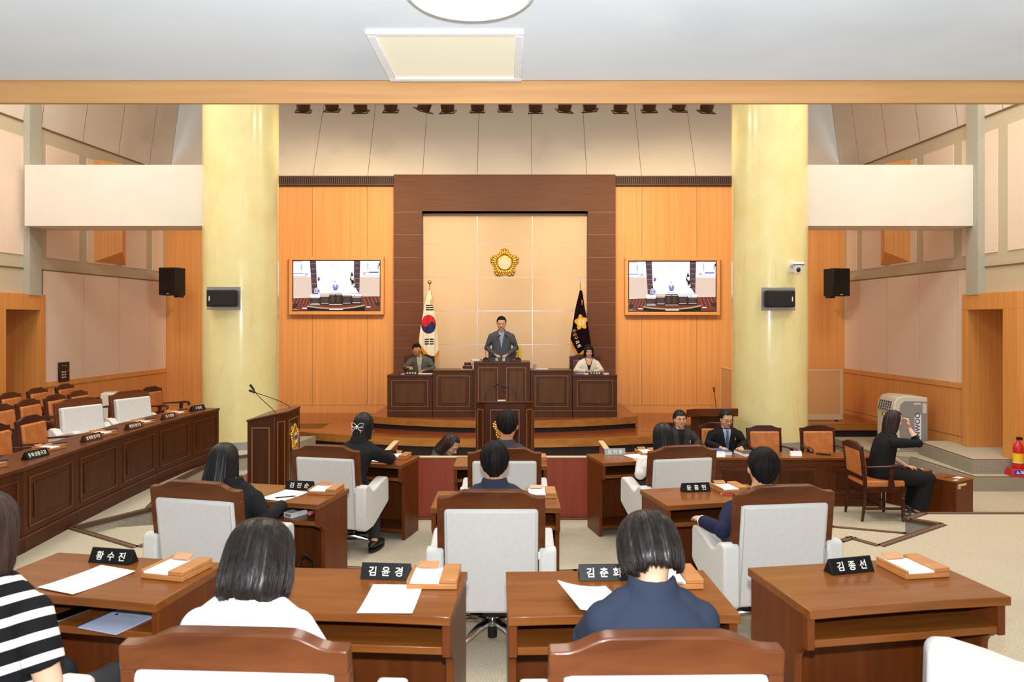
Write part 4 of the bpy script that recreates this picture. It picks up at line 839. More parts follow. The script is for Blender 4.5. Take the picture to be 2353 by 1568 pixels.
# flags
def interp(tab, t):
    if t <= tab[0][0]: return tab[0][1]
    for (a, va), (b_, vb) in zip(tab, tab[1:]):
        if t <= b_: return va + (vb - va) * (t - a) / (b_ - a)
    return tab[-1][1]
def flag(px0, d, left, right, bottom, ytop, classify, mats, fold, label, finial):
    k = d / F; X0 = X(px0, d); e = empty('flag_on_pole', (X0, d, DAIS), 0, label, 'flag', 'standing flags')
    zz = lambda py: EYE.z + (HOR - py) * k - DAIS
    def P(px, py, off=0.0):
        dx = (px - px0) * k; return Vector((dx, -0.085 + fold(px - px0, py) + off, zz(py)))
    nu, nv = 110, 170; b = MB(); grid = []
    for j in range(nv + 1):
        for i in range(nu + 1):
            u = i / nu
            # columns run from the top down to their own lower edge
            t = j / nv; yb = interp(bottom, u); y = ytop + (yb - ytop) * t
            l, r = interp(left, y), interp(right, y); px = px0 + l + (r - l) * u; grid.append((px, y)); b.v.append(tuple(P(px, y)))
    for j in range(nv):
        for i in range(nu):
            a = j * (nu + 1) + i; px = (grid[a][0] + grid[a + nu + 2][0]) / 2; py = (grid[a][1] + grid[a + nu + 2][1]) / 2
            b.f.append([a, a + nu + 1, a + nu + 2, a + 1]); b.m.append(classify(px, py, i / nu, j / nv))
    o = b.build('cloth', mats, e, ang=180); so = o.modifiers.new('thick', 'SOLIDIFY'); so.thickness = 0.004; so.offset = 1
    fr = MB(); n = 90                                   # fringe along the lower edge
    for i in range(n):
        u = (i + 0.5) / n; yb = interp(bottom, u); l, r = interp(left, yb), interp(right, yb); px = px0 + l + (r - l) * u
        p = P(px, yb - 1, -0.002); q = P(px + 0.4 * math.sin(i), yb + (10 if 0.03 < u else 6) + 1.5 * math.sin(i * 2.3), 0.004); fr.tube([p, (p + q) / 2, q], 0.0042, 4)
    fr.build('fringe', 'fringe_gold', e)
    MB().tube([(0, 0.0, 0.02), (0, 0.0, zz(ytop - 12))], 0.013, 12).build('pole', 'gold', e)
    MB().lathe([(0.16, 0), (0.15, 0.02), (0.03, 0.04), (0.02, 0.12)], seg=28).build('pole_base', 'steel', e)
    if finial == 'ball': MB().ell((0, 0, zz(649)), (0.042, 0.042, 0.045)).build('finial', 'gold', e); MB().tube([(0, 0, zz(668)), (0, 0, zz(652))], 0.009, 8).build('finial_stem', 'steel', e)
    else: MB().prism([(0, 0.07), (0.028, 0.0), (0.01, -0.04), (-0.01, -0.04), (-0.028, 0.0)], -0.004, 0.004, 'y', T=Matrix.Translation((0, 0, zz(645)))).build('finial', 'steel', e); MB().tube([(0, 0, zz(672)), (0, 0, zz(650))], 0.009, 8).build('finial_stem', 'steel', e)
    tz = zz(ytop - 2); sgn = 1
    b = MB(); b.tube([(0.0, -0.02, tz), (0.03, -0.05, tz - 0.04), (0.05, -0.06, tz - 0.12), (0.045, -0.06, tz - 0.2)], 0.009, 8); b.tube([(0.045, -0.06, tz - 0.18), (0.045, -0.06, tz - 0.23), (0.047, -0.06, tz - 0.33)], [0.016, 0.03, 0.028], 12); b.build('tassel', 'fringe_gold', e)
    return e, P
mat('fringe_gold', (232, 158, 30), 0.5); mat('flag_white', (240, 228, 204), 0.8); mat('flag_red', (208, 24, 40), 0.75); mat('flag_blue', (28, 34, 84), 0.75); mat('flag_black', (18, 16, 18), 0.8); mat('flag_purple', (24, 7, 18), 0.9, spec=0.1); mat('flag_gold', (226, 170, 40), 0.5); mat('flag_cream', (226, 206, 160), 0.6)
def cls_k(px, py, u, v):
    ex, ey = (px - 985.5) / 16.8, (py - 745.5) / 21.6; r2 = ex * ex + ey * ey
    if r2 < 1:
        a = R(28); X_, Y_ = ex * math.cos(a) + ey * math.sin(a), -ex * math.sin(a) + ey * math.cos(a)
        # S-curve: two half discs on the split line
        red = Y_ < 0
        if (X_ + 0.5) ** 2 + Y_ ** 2 < 0.25: red = True
        if (X_ - 0.5) ** 2 + Y_ ** 2 < 0.25: red = False
        return 1 if red else 2
    for k in range(3):
        yy = 702.3 + 5.0 * k
        if abs(py - yy - 0.0) < 1.5 and abs(px - 988) < 8.6: return 3
        yy = 780 + 5.2 * k
        if abs(py - yy) < 1.6 and abs(px - 986.8) < 9.8 and not (abs(px - 986.8) < 0.9): return 3
    return 0
flag(987, 15.45, [(668, -2), (700, -10), (745, -18.5), (784, -24), (800, -24), (840, -20)], [(668, 3), (700, 8), (745, 16), (790, 20), (804, 22), (840, 20)], [(0, 784), (0.15, 797), (0.6, 824), (0.72, 824), (1, 804)], 668, cls_k,
     ['flag_white', 'flag_red', 'flag_blue', 'flag_black'], lambda dx, y: 0.035 * math.sin(dx * 0.16 + 0.4) * min(1, (y - 660) / 80) + 0.012 * math.sin(dx * 0.5 + y * 0.02), 'hanging white national flag with red and blue circle, gold fringe, beside the man writing', 'ball')
def cls_c(px, py, u, v):
    ex, ey = (px - 1334) / 15.5, (py - 741) / 19.0; r = math.hypot(ex, ey); a = math.atan2(-ey, ex)
    if r < 0.46: return 2
    if r < 0.82 + 0.16 * math.cos(5 * (a - math.pi / 2 - 0.15)) + 0.03 * math.cos(30 * a): return 1
    return 0
cf, CP = flag(1333, 15.45, [(668, -2), (700, -10), (745, -18), (779, -24), (800, -24), (840, -20)], [(668, 3), (700, 8), (745, 16), (790, 23), (810, 25), (840, 25)], [(0, 779), (0.38, 816), (0.6, 806), (1, 800)], 668, cls_c,
     ['flag_purple', 'flag_gold', 'flag_cream'], lambda dx, y: 0.04 * math.sin(dx * 0.15 + 2.4) * min(1, (y - 660) / 80) + 0.012 * math.sin(dx * 0.55 + y * 0.02), 'hanging dark purple council flag with a gold blossom and slanted characters, beside the ivory jacket', 'spear')
for ch, (cx, cy, gold_) in zip('사상구의회', [(1317.5, 760, 0), (1319.5, 769, 1), (1322, 777, 1), (1325.5, 786, 0), (1329, 795, 0)]):
    me = text(ch, 10.0, 'lettering', 'flag_gold' if gold_ else 'letter_white', mesh_only=True, ext=0.0, bold=0.02, sx=0.8); ca, sa = math.cos(R(-62)), math.sin(R(-62))
    for v in me.vertices:
        x_, y_ = v.co.x, v.co.y; q = CP(cx + x_ * ca - y_ * sa, cy - (x_ * sa + y_ * ca), -0.006); v.co = q
    o = bpy.data.objects.new('lettering', me); COL.objects.link(o); o.parent = cf

# wall screens
def em(name, c, s=1.0):
    m = mat(name, (0, 0, 0), 0.3, emit=c, estr=s); return name
for n_, c_ in dict(white=(255, 255, 255), peach=(255, 226, 206), pink=(248, 208, 196), plum=(96, 66, 76), plumd=(66, 44, 48), brown=(96, 68, 56), darkb=(58, 44, 44), red=(140, 62, 46), redl=(206, 128, 90), blue=(150, 160, 240), blued=(90, 96, 214), navy=(50, 40, 110), cream=(206, 186, 150), black=(22, 18, 18), rd=(214, 60, 70), sky=(176, 222, 246), lilac=(220, 214, 236)).items(): em('px_' + n_, c_, 1.15 if n_ == 'white' else 0.85)
def screen(x0, x1, y0, y1, d, label):
    k = d / F; W, H = (x1 - x0) * k, (y1 - y0) * k; e = empty('wall_screen', (X((x0 + x1) / 2, d), DW - 0.0, Z((y0 + y1) / 2, d)), 0, label, 'screen', 'wall screens')
    fw = 0.075; b = MB(); b.box(-W / 2 - fw, W / 2 + fw, -0.15, -0.02, H / 2 + 0.005, H / 2 + fw); b.box(-W / 2 - fw, W / 2 + fw, -0.15, -0.02, -H / 2 - fw, -H / 2 - 0.005); b.box(-W / 2 - fw, -W / 2 - 0.005, -0.15, -0.02, -H / 2 - .005, H / 2 + .005); b.box(W / 2 + 0.005, W / 2 + fw, -0.15, -0.02, -H / 2 - .005, H / 2 + .005); b.build('screen_frame', 'wood_wall', e, bev=0.004)
    MB().box(-W / 2 - 0.004, W / 2 + 0.004, -0.125, -0.0, -H / 2 - 0.004, H / 2 + 0.004).build('bezel', 'black_gloss', e)
    names = []; b = MB(); lay = [0]
    def poly(c, pts):
        c = 'px_' + c
        if c not in names: names.append(c)
        o = len(b.v); n = len(pts); lay[0] += 1
        for x, y in pts: b.v.append(((x - 130) / 2055 * (W - 0.03) - (W - 0.03) / 2, -0.126 - lay[0] * 0.00012, (H - 0.03) / 2 - (y - 100) / 1175 * (H - 0.03)))
        b.f.append([o + i for i in range(n)]); b.m.append(names.index(c))
    def rc(c, xa, ya, xb, yb): poly(c, [(xa, ya), (xb, ya), (xb, yb), (xa, yb)])
    rc('white', 130, 100, 2185, 1275)
    poly('peach', [(130, 480), (560, 480), (585, 975), (130, 975)]); poly('peach', [(1705, 480), (2185, 480), (2185, 945), (1700, 945)]); rc('pink', 130, 100, 330, 130)
    poly('plum', [(520, 100), (668, 100), (690, 640), (720, 880), (575, 880)]); poly('plum', [(1572, 100), (1722, 100), (1700, 870), (1640, 800), (1590, 700), (1570, 500)])
    for y in (160, 285, 405, 525, 640, 760): rc('lilac', 545, y, 670, y + 5); rc('lilac', 1590, y - 15, 1705, y - 10)
    rc('lilac', 130, 462, 480, 475); rc('blue', 130, 390, 360, 410); rc('sky', 305, 180, 340, 320); rc('lilac', 400, 385, 470, 450); rc('lilac', 1775, 440, 2185, 452); rc('blued', 1930, 355, 2160, 382); rc('sky', 1890, 150, 1915, 310); rc('navy', 2160, 150, 2185, 215); rc('blue', 2135, 190, 2160, 300); rc('pink', 1780, 370, 1860, 420); rc('blue', 1870, 372, 1930, 380)
    poly('red', [(130, 985), (560, 975), (620, 880), (1740, 870), (1765, 945), (2185, 940), (2185, 1275), (130, 1275)])
    for i in range(16):
        x = 170 + i * 26; poly('plumd' if i % 3 else 'redl', [(x, 985), (x + 9, 985), (x - 70, 1180), (x - 82, 1180)])
    for i in range(13): x = 1790 + i * 30; poly('plumd' if i % 3 else 'redl', [(x, 950), (x + 8, 950), (x + 95, 1150), (x + 82, 1150)])
    poly('darkb', [(130, 1115), (250, 1120), (210, 1200), (130, 1235)]); poly('darkb', [(2060, 1080), (2185, 1085), (2185, 1180), (2110, 1170)])
    poly('cream', [(455, 1160), (700, 1195), (1000, 1215), (1300, 1215), (1600, 1180), (1835, 1135), (1840, 1165), (1600, 1215), (1300, 1245), (1000, 1245), (700, 1225), (455, 1190)])
    poly('black', [(470, 1195), (700, 1228), (1000, 1248), (1300, 1248), (1600, 1218), (1830, 1170), (1830, 1275), (470, 1275)]); poly('cream', [(130, 1235), (300, 1262), (130, 1262)]); rc('white', 990, 1245, 1310, 1262); rc('white', 345, 1212, 450, 1235); rc('white', 1865, 1182, 1965, 1205)
    rc('white', 535, 890, 775, 965); rc('peach', 780, 865, 1000, 930); rc('white', 1280, 880, 1750, 940)
    for xa, xb, yt, yb in ((535, 765, 965, 1160), (770, 985, 930, 1145), (990, 1290, 885, 1150), (1290, 1520, 915, 1140), (1515, 1750, 940, 1140)):
        rc('darkb', xa, yt, xb, yb)
    for xa, xb, yt, yb in ((570, 730, 1010, 1100), (805, 955, 965, 1090), (1030, 1105, 935, 1090), (1170, 1240, 935, 1085), (1330, 1475, 960, 1080), (1550, 1715, 980, 1070)): rc('brown', xa, yt, xb, yb)
    for xa, xb, y in ((545, 750, 975), (780, 975, 940), (1000, 1130, 900), (1150, 1275, 900), (1310, 1505, 928), (1535, 1740, 955), (555, 750, 1110), (795, 970, 1102), (1315, 1490, 1097), (1540, 1730, 1088), (535, 770, 1135), (990, 1290, 1128)): rc('white', xa, y, xb, y + 10)
    poly('rd', [(705, 515), (720, 490), (750, 488), (768, 515), (765, 545), (740, 535), (722, 520)]); poly('navy', [(705, 520), (722, 525), (745, 540), (765, 548), (745, 572), (718, 570)])
    poly('black', [(1525, 350), (1560, 450), (1570, 560), (1585, 620), (1520, 655), (1475, 570), (1495, 450)]); poly('white', [(1500, 470), (1530, 455), (1565, 470), (1560, 545), (1520, 550)]); poly('cream', [(1510, 660), (1585, 620), (1575, 665), (1530, 690)]); poly('white', [(1480, 560), (1500, 560), (1520, 630), (1505, 640)])
    poly('blue', [(1075, 670), (1115, 655), (1150, 655), (1190, 670), (1200, 740), (1165, 800), (1100, 800), (1065, 730)]); poly('white', [(1105, 655), (1150, 655), (1130, 730)]); poly('blued', [(1085, 750), (1130, 770), (1180, 750), (1160, 795), (1100, 795)]); rc('darkb', 1105, 588, 1145, 600); rc('lilac', 1210, 670, 1222, 770); rc('darkb', 1035, 838, 1230, 846)
    poly('lilac', [(620, 800), (650, 750), (680, 730), (730, 745), (770, 800), (770, 860), (630, 865)]); poly('blued', [(640, 800), (660, 780), (665, 840), (645, 835)]); poly('blued', [(715, 790), (745, 800), (740, 845), (712, 845)]); rc('black', 670, 700, 700, 725)
    poly('white', [(1520, 780), (1575, 740), (1640, 780), (1660, 870), (1510, 870)]); poly('black', [(1555, 735), (1570, 700), (1600, 700), (1610, 745), (1585, 725)]); rc('rd', 1578, 905, 1600, 925)
    poly('lilac', [(1060, 170), (1120, 125), (1190, 170), (1165, 255), (1075, 250)]); poly('white', [(1070, 175), (1120, 135), (1180, 175), (1160, 245), (1085, 243)])
    b.build('display', names, e, smooth=False)
screen(672.2, 873.8, 598.5, 715.2, 15.82, 'wall screen showing the podium, on the timber wall behind the white national flag side'); screen(1443.4, 1645.3, 600.0, 716.5, 15.82, 'wall screen showing the podium, on the timber wall beyond the purple flag')

# loudspeakers
def box_speaker(loc, rz, label):
    e = empty('loudspeaker', loc, rz, label, 'loudspeaker', 'wall loudspeakers'); MB().box(-0.20, 0.20, -0.16, 0.16, -0.285, 0.285).build('cabinet', 'black_matte', e, bev=0.012)
    MB().box(-0.185, 0.185, -0.172, -0.16, -0.23, 0.27).build('grille', 'black_plastic', e, bev=0.006); MB().box(-0.02, 0.03, -0.165, -0.161, -0.262, -0.248).build('badge', 'label_white', e); MB().box(-0.05, 0.05, 0.14, 0.34, -0.32, -0.28).build('bracket', 'black_plastic', e); return e
box_speaker((X(390, 15.1), 15.2, Z(647, 15.1)), R(-8), 'black box loudspeaker in the corner above the side chairs'); box_speaker((X(1927, 15.1), 15.2, Z(649, 15.1)), R(8), 'black box loudspeaker in the corner above the cooling unit')
def pillar_speaker(s, px, py, label, flip):
    d = 11.24; e = empty('pillar_loudspeaker', (X(px, d), PY - math.sqrt(PR ** 2 - (X(px, d) - s * PX) ** 2), Z(py, d)), 0, label, 'loudspeaker', 'pillar loudspeakers')
    MB().box(-0.26, 0.26, -0.03, -0.022, -0.178, 0.178).build('mounting_plate', 'steel', e, bev=0.002); MB().box(-0.215, 0.215, -0.16, -0.03, -0.128, 0.128).build('cabinet', 'black_matte', e, bev=0.018)
    MB().box(-0.20, 0.20, -0.165, -0.16, -0.115, 0.115).build('grille', 'black_plastic', e, bev=0.008); MB().box(flip * 0.165 - 0.008, flip * 0.165 + 0.008, -0.168, -0.164, -0.04, 0.03).build('badge', 'label_white', e); MB().box(-0.1, 0.1, -0.024, 0.05, -0.1, 0.1).build('bracket', 'steel', e)
pillar_speaker(-1, 513.5, 686, 'black loudspeaker on a steel plate on the pillar beside the side desks', -1); pillar_speaker(1, 1788, 687.5, 'black loudspeaker on a steel plate on the pillar below the dome camera', 1)
d = 11.3; e = empty('dome_camera', (X(1822, d), PY - math.sqrt(PR ** 2 - (X(1822, d) - PX) ** 2), Z(613, d)), 0, 'white dome camera on a bracket on the yellow pillar', 'camera')
MB().box(-0.12, 0.02, -0.02, -0.012, -0.09, 0.10).build('mounting_plate', 'label_white', e); MB().box(-0.06, 0.0, -0.10, -0.012, 0.0, 0.05).build('arm', 'ac_white', e, bev=0.01); MB().lathe([(0.075, 0.055), (0.085, 0.04), (0.085, 0.0), (0.07, -0.02), (0.062, -0.09), (0.04, -0.125), (0.01, -0.13)][::-1], (0.015, -0.16, 0.0), 28).build('housing', 'cloth_white', e)
MB().lathe([(0.087, 0.0), (0.087, 0.012)], (0.015, -0.16, 0.005), 28).build('ring', 'black_plastic', e); MB().ell((0.0, -0.205, -0.06), (0.034, 0.03, 0.045)).build('lens', 'black_gloss', e)
# timber wedges high on the side walls
for s, wx, lb in ((-1, wl, 'timber wedge fixed high on the side wall above the tan chairs'), (1, wr, 'timber wedge fixed high on the side wall above the cooling unit')):
    yc = 14.05; e_ = wx(yc); T = Matrix.Identity(4)
    p = [(wx(13.55) - 0.016 * s, 13.55), (wx(14.5) - 0.016 * s, 14.5), (wx(13.92) - s * (0.27 if s > 0 else 0.31), 13.92)]
    b = MB().prism([(x, y) for x, y in p], 3.2, 5.10); z0 = 3.2
    b.v = [(x, y, z + (0.22 if (z < 4 and abs(y - 13.92) < 0.01) else 0) ) for x, y, z in b.v]
    o = b.build('timber_wedge', 'wood_wall', label=lb, cat='wall fixture', group='timber wedges', smooth=False)
# wall control panel
y_ = 12.72; th = math.atan(0.088); e = empty('control_panel', (wl(y_) + 0.022, y_, Z(855, y_)), R(90) - th, 'small black control panel with buttons on the side wall', 'control panel')
MB().box(-0.125, 0.125, -0.03, 0.0, -0.17, 0.17).build('panel_body', 'black_plastic', e, bev=0.004)
b = MB()
for i in range(3):
    for j in range(3): b.box(-0.06 + 0.04 * i - 0.008, -0.06 + 0.04 * i + 0.008, -0.033, -0.029, -0.09 + 0.045 * j - 0.012, -0.09 + 0.045 * j + 0.012)
b.build('button', 'label_white', e); b = MB(); b.lathe([(0.014, 0), (0.014, 0.006)], (0, 0, 0), 12, T=Matrix.Translation((0.085, -0.03, 0.02)) @ Matrix.Rotation(R(90), 4, 'X')); b.build('alarm_button', 'red', e); MB().box(-0.07, 0.06, -0.0325, -0.03, 0.11, 0.118).build('print_line', 'gold', e)
# stage lamps on a bar hidden by the soffit beam
mat('bronze', (70, 44, 28), 0.4, metal=0.6)
sp0 = None
for i, px in enumerate([697, 763, 829, 898, 972, 1029, 1097, 1160, 1230, 1296, 1356, 1424, 1491, 1558, 1622]):
    if sp0 is None:
        sp0 = empty('stage_lamp'); Tl = Matrix.Rotation(R(28), 4, 'X')
        MB().lathe([(0.05, 0.30), (0.082, 0.26), (0.085, 0.06), (0.078, 0.0), (0.07, 0.0), (0.066, 0.05)], seg=24, T=Tl).build('housing', 'bronze', sp0)
        MB().lathe([(0.001, 0.04), (0.064, 0.045)], seg=24, T=Tl).build('lens', 'black_gloss', sp0)
        b = MB(); b.box(-0.10, 0.10, -0.09, 0.09, -0.008, 0.0, 0, Tl); MBh = MB()
        fr_ = MB()
        for a in ((-0.095, 0.095, -0.095, -0.078), (-0.095, 0.095, 0.078, 0.095), (-0.095, -0.078, -0.078, 0.078), (0.078, 0.095, -0.078, 0.078)): fr_.box(a[0], a[1], a[2], a[3], -0.012, 0.0, 0, Tl)
        fr_.build('filter_frame', 'bronze', sp0)
        MB().tube([(-0.10, -0.04, 0.12), (-0.11, -0.04, 0.36), (0, -0.05, 0.42), (0.11, -0.04, 0.36), (0.10, -0.04, 0.12)], 0.009, 8).build('yoke', 'bronze', sp0); o = sp0
    else: o = dup(sp0)
    o.location = (X(px, 9), 9.0, 4.69 + (0.01 * math.sin(i * 2.1))); o.rotation_euler = (0, 0, R([10, 4, -3, 2, 40, -8, 0, 3, -2, 14, -16, 2, -3, 5, 8][i]))
    tag(o, ['stage lamp at the end of the row near the side desks', 'stage lamp second in the row', 'stage lamp third in the row', 'stage lamp fourth in the row', 'stage lamp turned strongly sideways', 'stage lamp just beside the sideways turned one', 'stage lamp above the flag side of the podium surround', 'stage lamp above the gold wall emblem', 'stage lamp just past the gold wall emblem',
            'stage lamp slightly twisted, above the purple flag', 'stage lamp twisted the other way, above the dark surround corner', 'stage lamp above the edge of the dark surround', 'stage lamp above the screen by the camera pillar', 'stage lamp last but one beside the camera pillar', 'stage lamp at the end of the row near the camera pillar'][i], 'stage lamp', 'bronze stage lamps in a row')
for o in bpy.data.objects:
    pass
MB().tube([(-8.04, 8.96, 5.13), (7.75, 8.96, 5.13)], 0.025, 10).build('lighting_bar', 'black_plastic', label='round bar carrying the row of stage lamps', cat='bar')
# soffit fittings above the photographer
mat('lamp_glow', (255, 255, 255), 0.5, emit=(255, 255, 255), estr=1.6); mat('panel_cream', (232, 228, 206), 0.6, emit=(240, 236, 214), estr=0.25)
e = empty('ceiling_lamp_disc', (-0.03, 2.42, 3.22), 0, 'round white lamp on the low ceiling, cut by the top of the photo', 'lamp')
MB().lathe([(0.215, 0.0), (0.215, -0.035), (0.2, -0.045)], seg=48).build('rim', 'cloth_white', e); MB().lathe([(0.2, -0.044), (0.14, -0.06), (0.001, -0.066)], seg=48).build('diffuser', 'lamp_glow', e)
e = empty('ceiling_panel', (-0.15, 3.08, 3.22), 0, 'square cream ceiling panel in a white frame behind the timber beam', 'panel')
b = MB()
for a in ((-0.305, 0.305, -0.27, -0.24), (-0.305, 0.305, 0.26, 0.30), (-0.305, -0.27, -0.24, 0.26), (0.27, 0.305, -0.24, 0.26)): b.box(a[0], a[1], a[2], a[3], -0.014, 0)
b.build('panel_frame', 'cloth_white', e, bev=0.003); MB().box(-0.27, 0.27, -0.24, 0.26, -0.006, 0).build('diffuser', 'panel_cream', e)

# cooling unit
e = empty('cooling_unit', (6.98, 12.9, -0.15), 0, 'grey and white portable cooling unit with blue lettering, against the wainscot', 'cooling unit')
b = MB(); b.prism([(-0.30, 0.0), (0.30, 0.0), (0.30, 0.93), (-0.10, 0.96), (-0.22, 0.93), (-0.28, 0.84), (-0.30, 0.70)], -0.30, 0.26, 'y'); b.build('casing', 'ac_white', e, bev=0.02, ang=30)
b = MB(); b.prism([(-0.19, 0.03), (0.285, 0.03), (0.285, 0.86), (-0.10, 0.87), (-0.17, 0.82), (-0.19, 0.75)], -0.308, -0.299, 'y'); b.build('side_cover', 'ac_grey', e, bev=0.003)
Tg = Matrix.Translation((-0.288, -0.02, 0.77)) @ Matrix.Rotation(R(12), 4, 'Y')
gr = MB().box(-0.012, 0.01, -0.22, 0.22, -0.10, 0.09, 0, Tg).build('air_grille', 'ac_dark', e)
b = MB()
for k in range(5): b.box(-0.018, -0.008, -0.22, 0.22, -0.10 + 0.045 * k, -0.092 + 0.045 * k, 0, Tg)
for k in range(7): b.box(-0.018, -0.008, -0.22 + 0.073 * k - 0.003, -0.22 + 0.073 * k + 0.003, -0.10, 0.09, 0, Tg)
b.build('louvre', 'ac_white', gr); mat('lcd', (60, 60, 30), 0.3, emit=(230, 226, 70), estr=0.8)
MB().box(-0.312, -0.298, -0.16, 0.06, 0.58, 0.64).build('display_strip', 'steel', e); MB().box(-0.316, -0.311, -0.10, 0.0, 0.59, 0.63).build('display', 'lcd', e)
b = MB(); out = [(0.12 + 0.055 * math.cos(a), (0.60 if math.sin(a) >= 0 else 0.18) + 0.055 * math.sin(a)) for a in [2 * math.pi * k / 24 for k in range(24)]]; b.prism(out, -0.313, -0.308, 'y'); b.build('name_plate', 'cloth_white', e)
text('NWOO', 0.115, 'lettering', 'navy_ink', e, (0.11, -0.3135, 0.46), (R(90), R(-90), 0), 0.0005, 1.1, 0.02); MB().prism([(0.075, 0.44), (0.10, 0.475), (0.135, 0.45), (0.10, 0.462)], -0.3145, -0.3135, 'y').build('red_tick', 'red', e)
MB().box(0.20, 0.27, -0.312, -0.309, 0.66, 0.83).build('notice_label', 'letter_grey', e); MB().box(0.05, 0.17, -0.311, -0.308, 0.81, 0.835).build('label', 'label_white', e)
# ballot boxes
bx0 = None
for i, (x, y, a, lb) in enumerate([(5.63, 9.25, 32, 'brown wooden ballot box closer to the carpet edge, with white stickers'), (5.42, 9.78, 32, 'brown wooden ballot box half hidden behind the other one and the trouser legs')]):
    if not bx0:
        bx0 = empty('ballot_box'); MB().box(-0.20, 0.20, -0.20, 0.20, 0, 0.46).build('box_body', 'wood_deskv', bx0, bev=0.004); MB().box(-0.205, 0.205, -0.205, 0.205, 0.46, 0.472).build('lid', 'wood_desk', bx0, bev=0.003)
        MB().box(-0.09, 0.06, -0.008, 0.008, 0.472, 0.474).build('slot', 'black_matte', bx0); MB().box(0.02, 0.15, -0.12, -0.04, 0.472, 0.4735).build('sticker', 'label_white', bx0); MB().box(-0.14, -0.05, -0.16, -0.12, 0.472, 0.4735).build('sticker', 'label_white', bx0); MB().box(-0.17, -0.11, -0.2065, -0.2, 0.38, 0.44).build('sticker', 'trim_cream', bx0); MB().box(-0.11, 0.02, -0.2065, -0.2, 0.41, 0.435).build('sticker', 'label_white', bx0); o = bx0
    else: o = dup(bx0)
    o.location = (x, y, LOW); o.rotation_euler = (0, 0, R(a)); tag(o, lb, 'ballot box', 'wooden ballot boxes')
# fire extinguisher
e = empty('fire_extinguisher', (7.47, 10.63, -0.15), R(-10), 'red fire extinguisher on a blue labelled stand at the steps', 'fire extinguisher')
MB().lathe([(0.06, 0.08), (0.068, 0.10), (0.068, 0.40), (0.06, 0.45), (0.025, 0.49), (0.02, 0.52)], seg=24).build('cylinder', 'red', e); MB().lathe([(0.0695, 0.20), (0.0695, 0.33)], seg=24).build('yellow_label', 'yellow', e)
MB().lathe([(0.0697, 0.19), (0.0697, 0.20)], seg=24).build('white_band', 'cloth_white', e); MB().box(-0.02, 0.05, -0.02, 0.02, 0.52, 0.56).build('valve', 'black_plastic', e)
MB().rings([[(-0.14, -0.14, 0), (0.14, -0.14, 0), (0.14, 0.12, 0), (-0.14, 0.12, 0)], [(-0.14, -0.14, 0.02), (0.14, -0.14, 0.02), (0.14, 0.12, 0.02), (-0.14, 0.12, 0.02)], [(-0.11, -0.09, 0.11), (0.11, -0.09, 0.11), (0.11, 0.09, 0.11), (-0.11, 0.09, 0.11)]]).build('stand', 'red', e, bev=0.006)
an = math.atan2(0.09, 0.05); MB().box(-0.11, 0.11, -0.035, 0.035, 0, 0.002, 0, Matrix.Translation((0, -0.117, 0.066)) @ Matrix.Rotation(an, 4, 'X')).build('blue_plate', 'blue', e)
text('소화기', 0.055, 'lettering', 'letter_white', e, (0, -0.1195, 0.068), (an, 0, 0), 0.0004, 1.3, 0.01)
# office partitions on the stage behind the pillar
for (xa, ya, xb, yb), lb in (((4.62, 14.72, 5.9, 14.72), 'cream framed partition panel mostly behind the pillar'), ((5.9, 14.72, 6.76, 14.72), 'cream framed partition panel seen beside the pillar with the camera'), ((4.62, 14.74, 4.60, 15.7), 'cream framed partition panel standing at a right angle beside the timber wall')):
    L = math.hypot(xb - xa, yb - ya); a = math.atan2(yb - ya, xb - xa); e = empty('partition', ((xa + xb) / 2, (ya + yb) / 2, STG), a, lb, 'partition', 'office partitions')
    MB().box(-L / 2 + 0.03, L / 2 - 0.03, -0.018, 0.018, 0.10, 1.0).build('cloth_panel', 'partition_cloth', e)
    b = MB(); b.box(-L / 2, L / 2, -0.025, 0.025, 1.0, 1.03); b.box(-L / 2, L / 2, -0.025, 0.025, 0.02, 0.13); b.box(-L / 2, -L / 2 + 0.05, -0.025, 0.025, 0.13, 1.0); b.box(L / 2 - 0.05, L / 2, -0.025, 0.025, 0.13, 1.0); b.build('partition_frame', 'trim_cream', e, bev=0.003)
    b = MB(); b.box(-L / 2 + .1, -L / 2 + .14, -.04, .04, 0, .02); b.box(L / 2 - .14, L / 2 - .1, -.04, .04, 0, .02); b.build('foot', 'black_plastic', e)
for px, py, lb in ((842, 991, 'flat metal floor plate on the stage near the bow clip head'), (1496, 991, 'flat metal floor plate on the stage near the long straight hair')):
    d = D(py, STG); MB().box(-0.15, 0.15, -0.05, 0.05, 0, 0.006).build('floor_plate', 'steel', loc=(X(px, d), d, STG), label=lb, cat='floor plate', group='floor plates on the stage')
e = empty('air_purifier', (-6.65, 12.3, T1), R(-70), 'white appliance box between the two white armchairs, by the wainscot', 'appliance'); MB().box(-0.17, 0.17, -0.12, 0.12, 0, 0.80).build('appliance_body', 'ac_white', e, bev=0.02); MB().box(-0.1, 0.1, -0.123, -0.12, 0.45, 0.6).build('vent', 'ac_grey', e)
